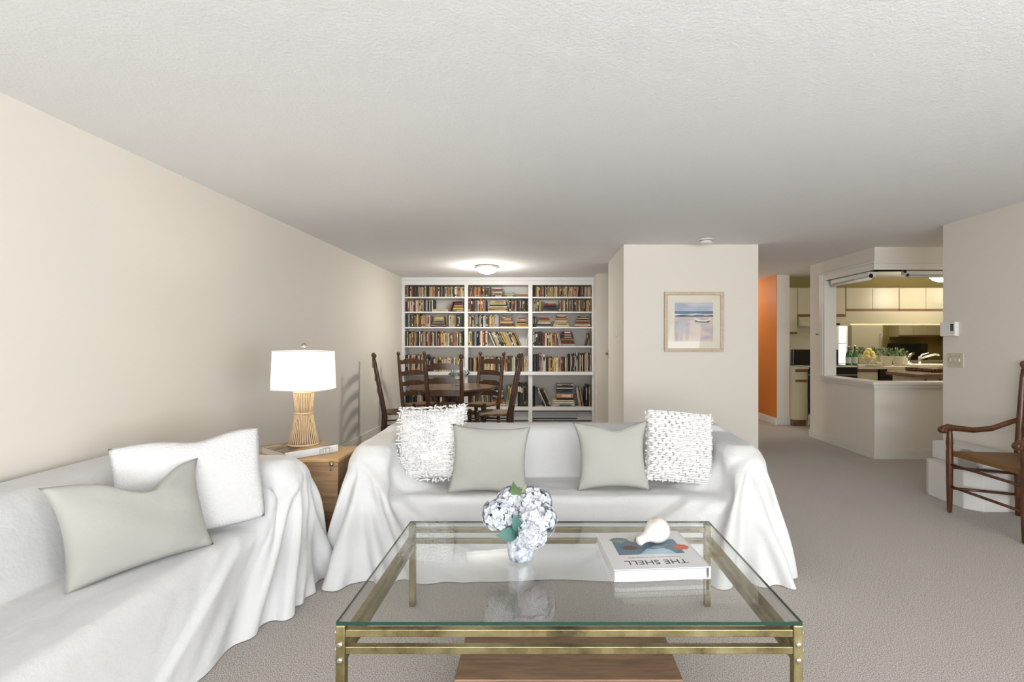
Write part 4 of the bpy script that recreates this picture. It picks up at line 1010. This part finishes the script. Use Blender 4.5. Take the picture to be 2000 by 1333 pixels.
cabinet('base_cabinet', 'narrow cream base cabinet left of the stove with oak pulls', 3.95, 4.14, YC, YW, 0, .90, kick=True)
cabinet('base_cabinet', 'cream base cabinet between the stove and the dishwasher', 4.915, 5.24, YC, YW, 0, .90, kick=True)
cabinet('base_cabinet', 'wide cream sink base cabinet right of the dishwasher', 5.85, 8.5, YC, YW, 0, .90, kick=True, doors=5)
sv = thing('stove', 'black front kitchen stove below the range hood', 'stove', (4.53, 8.3, 0), 0, None, True)
bx('body', 4.147, 4.908, 8.01, 8.58, .0, .93, appl, sv); bx('oven_door', 4.15, 4.905, 7.975, 8.01, .20, .80, blackm, sv, .006)
bx('control_panel', 4.15, 4.905, 7.98, 8.01, .82, .93, blackm, sv, .004); bx('drawer', 4.15, 4.905, 7.98, 8.01, .03, .18, appl, sv, .004)
bx('backguard', 4.147, 4.89, 8.47, 8.56, .93, 1.20, blackm, sv, .006); bx('cooktop', 4.147, 4.908, 7.99, 8.47, .93, .945, appl, sv, .003)
MB().tube([(4.2, 7.94, .76), (4.85, 7.94, .76)], .012, 8).build('handle', blackm, sv)
for k in range(4): MB().lathe([(.09, 0), (.09, .008)], (4.33+.38*(k % 2), 8.12+.2*(k//2), .945), 18).build('burner', blackr, sv)
dw = thing('dishwasher', 'black dishwasher beneath the cream counter', 'dishwasher', (5.54, 8.3, 0), 0, None, True)
bx('body', 5.245, 5.845, 8.01, YW, 0, .90, blackr, dw); bx('door', 5.25, 5.84, 7.98, 8.01, .1, .76, blackm, dw, .004); bx('control_panel', 5.25, 5.84, 7.975, 8.01, .77, .895, blackm, dw, .004)
kc = bx('counter_slab', 4.912, 8.5, 7.965, 8.585, .90, .942, counterm, None, .004); tag(kc, 'long cream counter top under the mirror', 'countertop')
kc2 = bx('counter_slab', 3.95, 4.143, 7.965, 8.585, .90, .942, counterm, None, .004); tag(kc2, 'short cream counter top left of the stove', 'countertop')
si = thing('kitchen_sink', 'white drop-in sink in the cream counter under the mirror', 'sink', (5.9, 8.2, .94), 0, None, True)
for (a, b, c, d) in ((5.75, 6.35, 7.98, 8.02), (5.75, 6.35, 8.34, 8.38), (5.75, 5.79, 8.02, 8.34), (6.31, 6.35, 8.02, 8.34)): bx('rim', a, b, c, d, .942, .972, appl, si, .008)
bx('basin', 5.79, 6.31, 8.02, 8.34, .942, .948, chrome, si)
fa = thing('faucet', 'chrome single lever kitchen faucet behind the white sink', 'faucet', (6.23, 8.46, .942))
MB().lathe([(.05, 0), (.045, .02), (.025, .03), (.025, .12), (.03, .14)], n=18).build('body', chrome, fa)
MB().tube([(0, 0, .10), (.06, -.05, .14), (.15, -.13, .18), (.20, -.17, .17)], [.017, .016, .015, .015], 10).build('spout', chrome, fa)
MB().tube([(0, 0, .13), (.03, -.02, .175), (.12, -.04, .20)], [.018, .014, .010], 10).build('lever', chrome, fa)
def bottle(label, loc, h, r):
    t = thing('glass_bottle', label, 'bottle', loc)
    MB().lathe([(r*.9, 0), (r, .01*h), (r, .52*h), (r*.8, .63*h), (r*.38, .76*h), (r*.34, .95*h), (r*.42, .96*h), (r*.42, h)], n=18).build('body', greeng, t)
    MB().lathe([(r*1.02, .12*h), (r*1.02, .44*h)], n=18, caps=False).build('label_band', labelm, t)
    MB().lathe([(r*.44, .965*h), (r*.44, h*1.01), (.002, h*1.012)], n=14).build('cap', boltm, t)
bottle('green glass bottle left of its twin beside the blinds', (4.86+.095, 8.30, .942), .31, .042); bottle('green glass bottle next to the bowl of lemons', (5.04, 8.27, .942), .32, .042)
tr_ = tag(MB().lathe([(.02, 0), (.30, .002), (.31, .012), (.30, .012), (.02, .006)], (5.16, 8.27, .942), 32).build('serving_tray', boltm), 'thin round metal tray under the bottles and lemons', 'tray')
bo = thing('glass_compote', 'footed glass bowl heaped with lemons', 'bowl', (5.24, 8.22, .954))
MB().lathe([(.055, 0), (.05, .008), (.012, .02), (.012, .05), (.05, .07), (.085, .10), (.095, .13), (.09, .13), (.05, .078), (.004, .06)], n=24).build('bowl', soapm, bo)
rl = random.Random(3); LP = ['front left', 'front right', 'back left', 'back right', 'upper left', 'upper right', 'topmost']
for k, (dx, dy, dz) in enumerate([(-.045, -.03, .13), (.045, -.03, .13), (-.045, .04, .13), (.045, .04, .13), (-.04, 0, .19), (.045, 0, .185), (.0, .01, .235)]):
    o = MB().ball((0, 0, 0), .042, 1.18, 1, 1, M=Matrix.Rotation(rl.uniform(0, 3), 3, 'Z')).build('lemon', lemonm); o.location = (5.24+dx, 8.22+dy, .954+dz)
    tag(o, 'yellow lemon, %s one heaped in the footed glass bowl' % LP[k], 'lemon', 'lemons in the footed bowl')
def pot(label, loc, seed):
    t = thing('potted_plant', label, 'plant', loc); rng = random.Random(seed)
    MB().lathe([(.062, 0), (.066, .004), (.088, .15), (.092, .152), (.084, .152), (.08, .13)], n=24).build('pot', appl, t)
    MB().lathe([(.08, .128), (.004, .132)], n=16).build('soil', blackr, t)
    mb = MB()
    for k in range(150):
        a = rng.uniform(0, 6.28); e = rng.uniform(.1, 1.4); R = rng.uniform(.05, .14)
        p = Vector((math.cos(a)*math.cos(e)*R*1.15, math.sin(a)*math.cos(e)*R*1.1, .15+math.sin(e)*R)); d = (p-Vector((0, 0, .14))).normalized(); s_ = d.orthogonal().normalized()
        s_.rotate(Matrix.Rotation(rng.uniform(0, 3), 3, d)); L = rng.uniform(.02, .034); u = d*.5+Vector((rng.uniform(-.6, .6), rng.uniform(-.6, .6), .2)); u.normalize()
        mb.quad([p-s_*L*.4, p-u*L*.5, p+s_*L*.4, p+u*L], 0 if rng.random() < .5 else 1)
    tag(mb.build('foliage', [leafm, leafl], t), kind='stuff')
pot('small bushy plant in white pot beside the lemons on the counter', (5.54, 8.25, .942), 1); pot('small bushy plant in white pot beside the soap pump', (5.738, 8.25, .942), 2)
so_ = thing('soap_dispenser', 'clear pump bottle of pale soap by the sink', 'soap dispenser', (5.875, 8.30, .942))
MB().lathe([(.034, 0), (.036, .005), (.036, .11), (.02, .13), (.016, .14)], n=18).build('body', soapm, so_); MB().lathe([(.016, .14), (.016, .16), (.006, .165), (.006, .19)], n=12).tube([(0, 0, .19), (-.03, -.03, .185)], .007, 6).build('pump', plasticw, so_)
so2 = thing('dish_soap_bottle', 'small grey bottle beside the pump bottle near the faucet', 'bottle', (5.965, 8.44, .942))
MB().lathe([(.026, 0), (.028, .005), (.028, .09), (.012, .115), (.010, .14)], n=16).build('body', leafgrey, so2); MB().lathe([(.012, .138), (.012, .16), (.002, .162)], n=12).build('cap', boltm, so2)
# island
il = thing('kitchen_island', 'kitchen island with brown granite top and cream base behind the half wall', 'island', (5.0, 6.6, 0), 0, None, True)
MB().prism([(4.56, 6.78), (4.46, 6.12), (5.9, 6.12), (5.9, 7.2), (4.85, 7.2)], .90, .94, bev=.004).build('granite_top', granite, il)
MB().prism([(4.62, 6.76), (4.53, 6.19), (5.85, 6.19), (5.85, 7.12), (4.88, 7.12)], 0, .90).build('base', appl, il)
MB().prism([(4.55, 6.79), (4.45, 6.11), (5.9, 6.11), (5.9, 6.12), (4.46, 6.12), (4.56, 6.78)], .895, .935).build('wood_edge', trimwood, il)
for x in (4.62, 4.80): MB().ball((x, 6.18, .86), .014).build('knob', darkmetal, il)
tagm = bx('wicker_tray', 4.95, 5.75, 6.5, 7.0, .941, .985, granite, None, .01); tag(tagm, 'long dark brown woven tray lying on the granite island', 'tray')
# kitchen ceiling light and the pass-through fixtures
kl = thing('ceiling_light', 'lit white dome light on the kitchen ceiling', 'ceiling light', (5.92, 7.55, H-.19))
MB().lathe([(.012, 0), (.08, .008), (.14, .035), (.18, .075), (.19, .10)], n=32).build('dome', bulbm, kl); MB().lathe([(.19, .098), (.21, .10), (.21, .115), (.06, .12), (.06, .19)], n=32).build('rim', plasticw, kl)
point_light('kitchen_bulb', (5.92, 7.55, H-.34), 13, (1, .92, .74), .16)
fx = thing('tube_fixture', 'white tube fixture with black end caps under the left pass-through header', 'light fixture', (3.83, 6.3, 2.1), 0, None, True)  # white housing with a tube and end caps below the header
bx('housing', 3.775, 3.865, 5.93, 6.72, 2.085, 2.14, plasticw, fx, .006)
MB().tube([(3.80, 5.94, 2.062), (3.80, 6.70, 2.062)], .019, 12).build('tube', mat('white_tube', (.78, .77, .74), .2), fx)
for y in (5.925, 6.715): MB().lathe([(.02, -.008), (.026, 0), (.02, .008)], n=16, M=Matrix.Translation((3.80, y, 2.09)) @ Matrix.Rotation(PI/2, 4, 'X')).build('end_cap', blackm if y < 6 else plasticw, fx)
f2 = thing('shade_rail', 'white roller rail with black brackets under the front pass-through header', 'rail', (4.6, 5.86, 2.1), 0, None, True)
bx('rail', 4.12, 5.2, 5.83, 5.89, 2.09, 2.14, plasticw, f2, .006); MB().tube([(4.16, 5.86, 2.075), (5.2, 5.86, 2.075)], .017, 10).build('roller', plasticw, f2)
for z, x in ((2.125, 4.125), (2.085, 4.155)): MB().lathe([(.016, -.006), (.018, 0), (.012, .008)], n=14, M=Matrix.Translation((x, 5.826, z)) @ Matrix.Rotation(PI/2, 4, 'X')).build('bracket', blackm, f2)
dome_lamp('added unseen dome light before the refrigerator, brightening what the mirror shows', (7.3, 7.25), 17, (1, .92, .76))  # added lamp out of view, lights fridge and cabinets for the mirror
# things the mirror shows: fridge, microwave and cabinets on the near kitchen wall
fr = thing('refrigerator', 'white two door refrigerator seen in the kitchen mirror', 'refrigerator', (6.69, 6.26, 0), 0, None, True)
bx('body', 6.37, 7.02, 5.93, 6.55, 0, 1.72, appl, fr); bx('lower_door', 6.372, 7.018, 6.55, 6.61, .08, 1.165, appl, fr, .008); bx('freezer_door', 6.372, 7.018, 6.55, 6.61, 1.18, 1.715, appl, fr, .008); bx('door_gap', 6.372, 7.018, 6.55, 6.60, 1.165, 1.18, darkmetal, fr)
for z0, z1 in ((.75, 1.14), (1.21, 1.50)): MB().tube([(6.97, 6.615, z0), (6.97, 6.65, z0+.03), (6.97, 6.65, z1-.03), (6.97, 6.615, z1)], .011, 8).build('handle', boltm, fr)
cabinet('wall_cabinet', 'cream wall cabinet over the microwave seen in the mirror', 7.6, 8.5, 5.925, 6.25, 1.44, 2.2, front=1, doors=3)
cabinet('base_cabinet', 'cream base cabinet under the microwave seen in the mirror', 7.4, 8.5, 5.925, 6.53, 0, .90, front=1, doors=2)
tag(bx('counter_slab', 7.38, 8.5, 5.925, 6.56, .90, .94, counterm, None, .004), 'cream counter top under the microwave', 'countertop')
mw = thing('microwave', 'black microwave oven seen in the kitchen mirror', 'microwave', (7.85, 6.2, .94), 0, None, True)
bx('body', 7.55, 8.13, 5.96, 6.36, .942, 1.30, blackr, mw, .006); bx('door', 7.56, 7.98, 6.36, 6.38, .955, 1.29, blackm, mw, .004); bx('keypad', 7.99, 8.12, 6.36, 6.375, .955, 1.29, darkmetal, mw)

for o in bpy.data.objects:
    if '_w' in o.keys(): del o['_w']
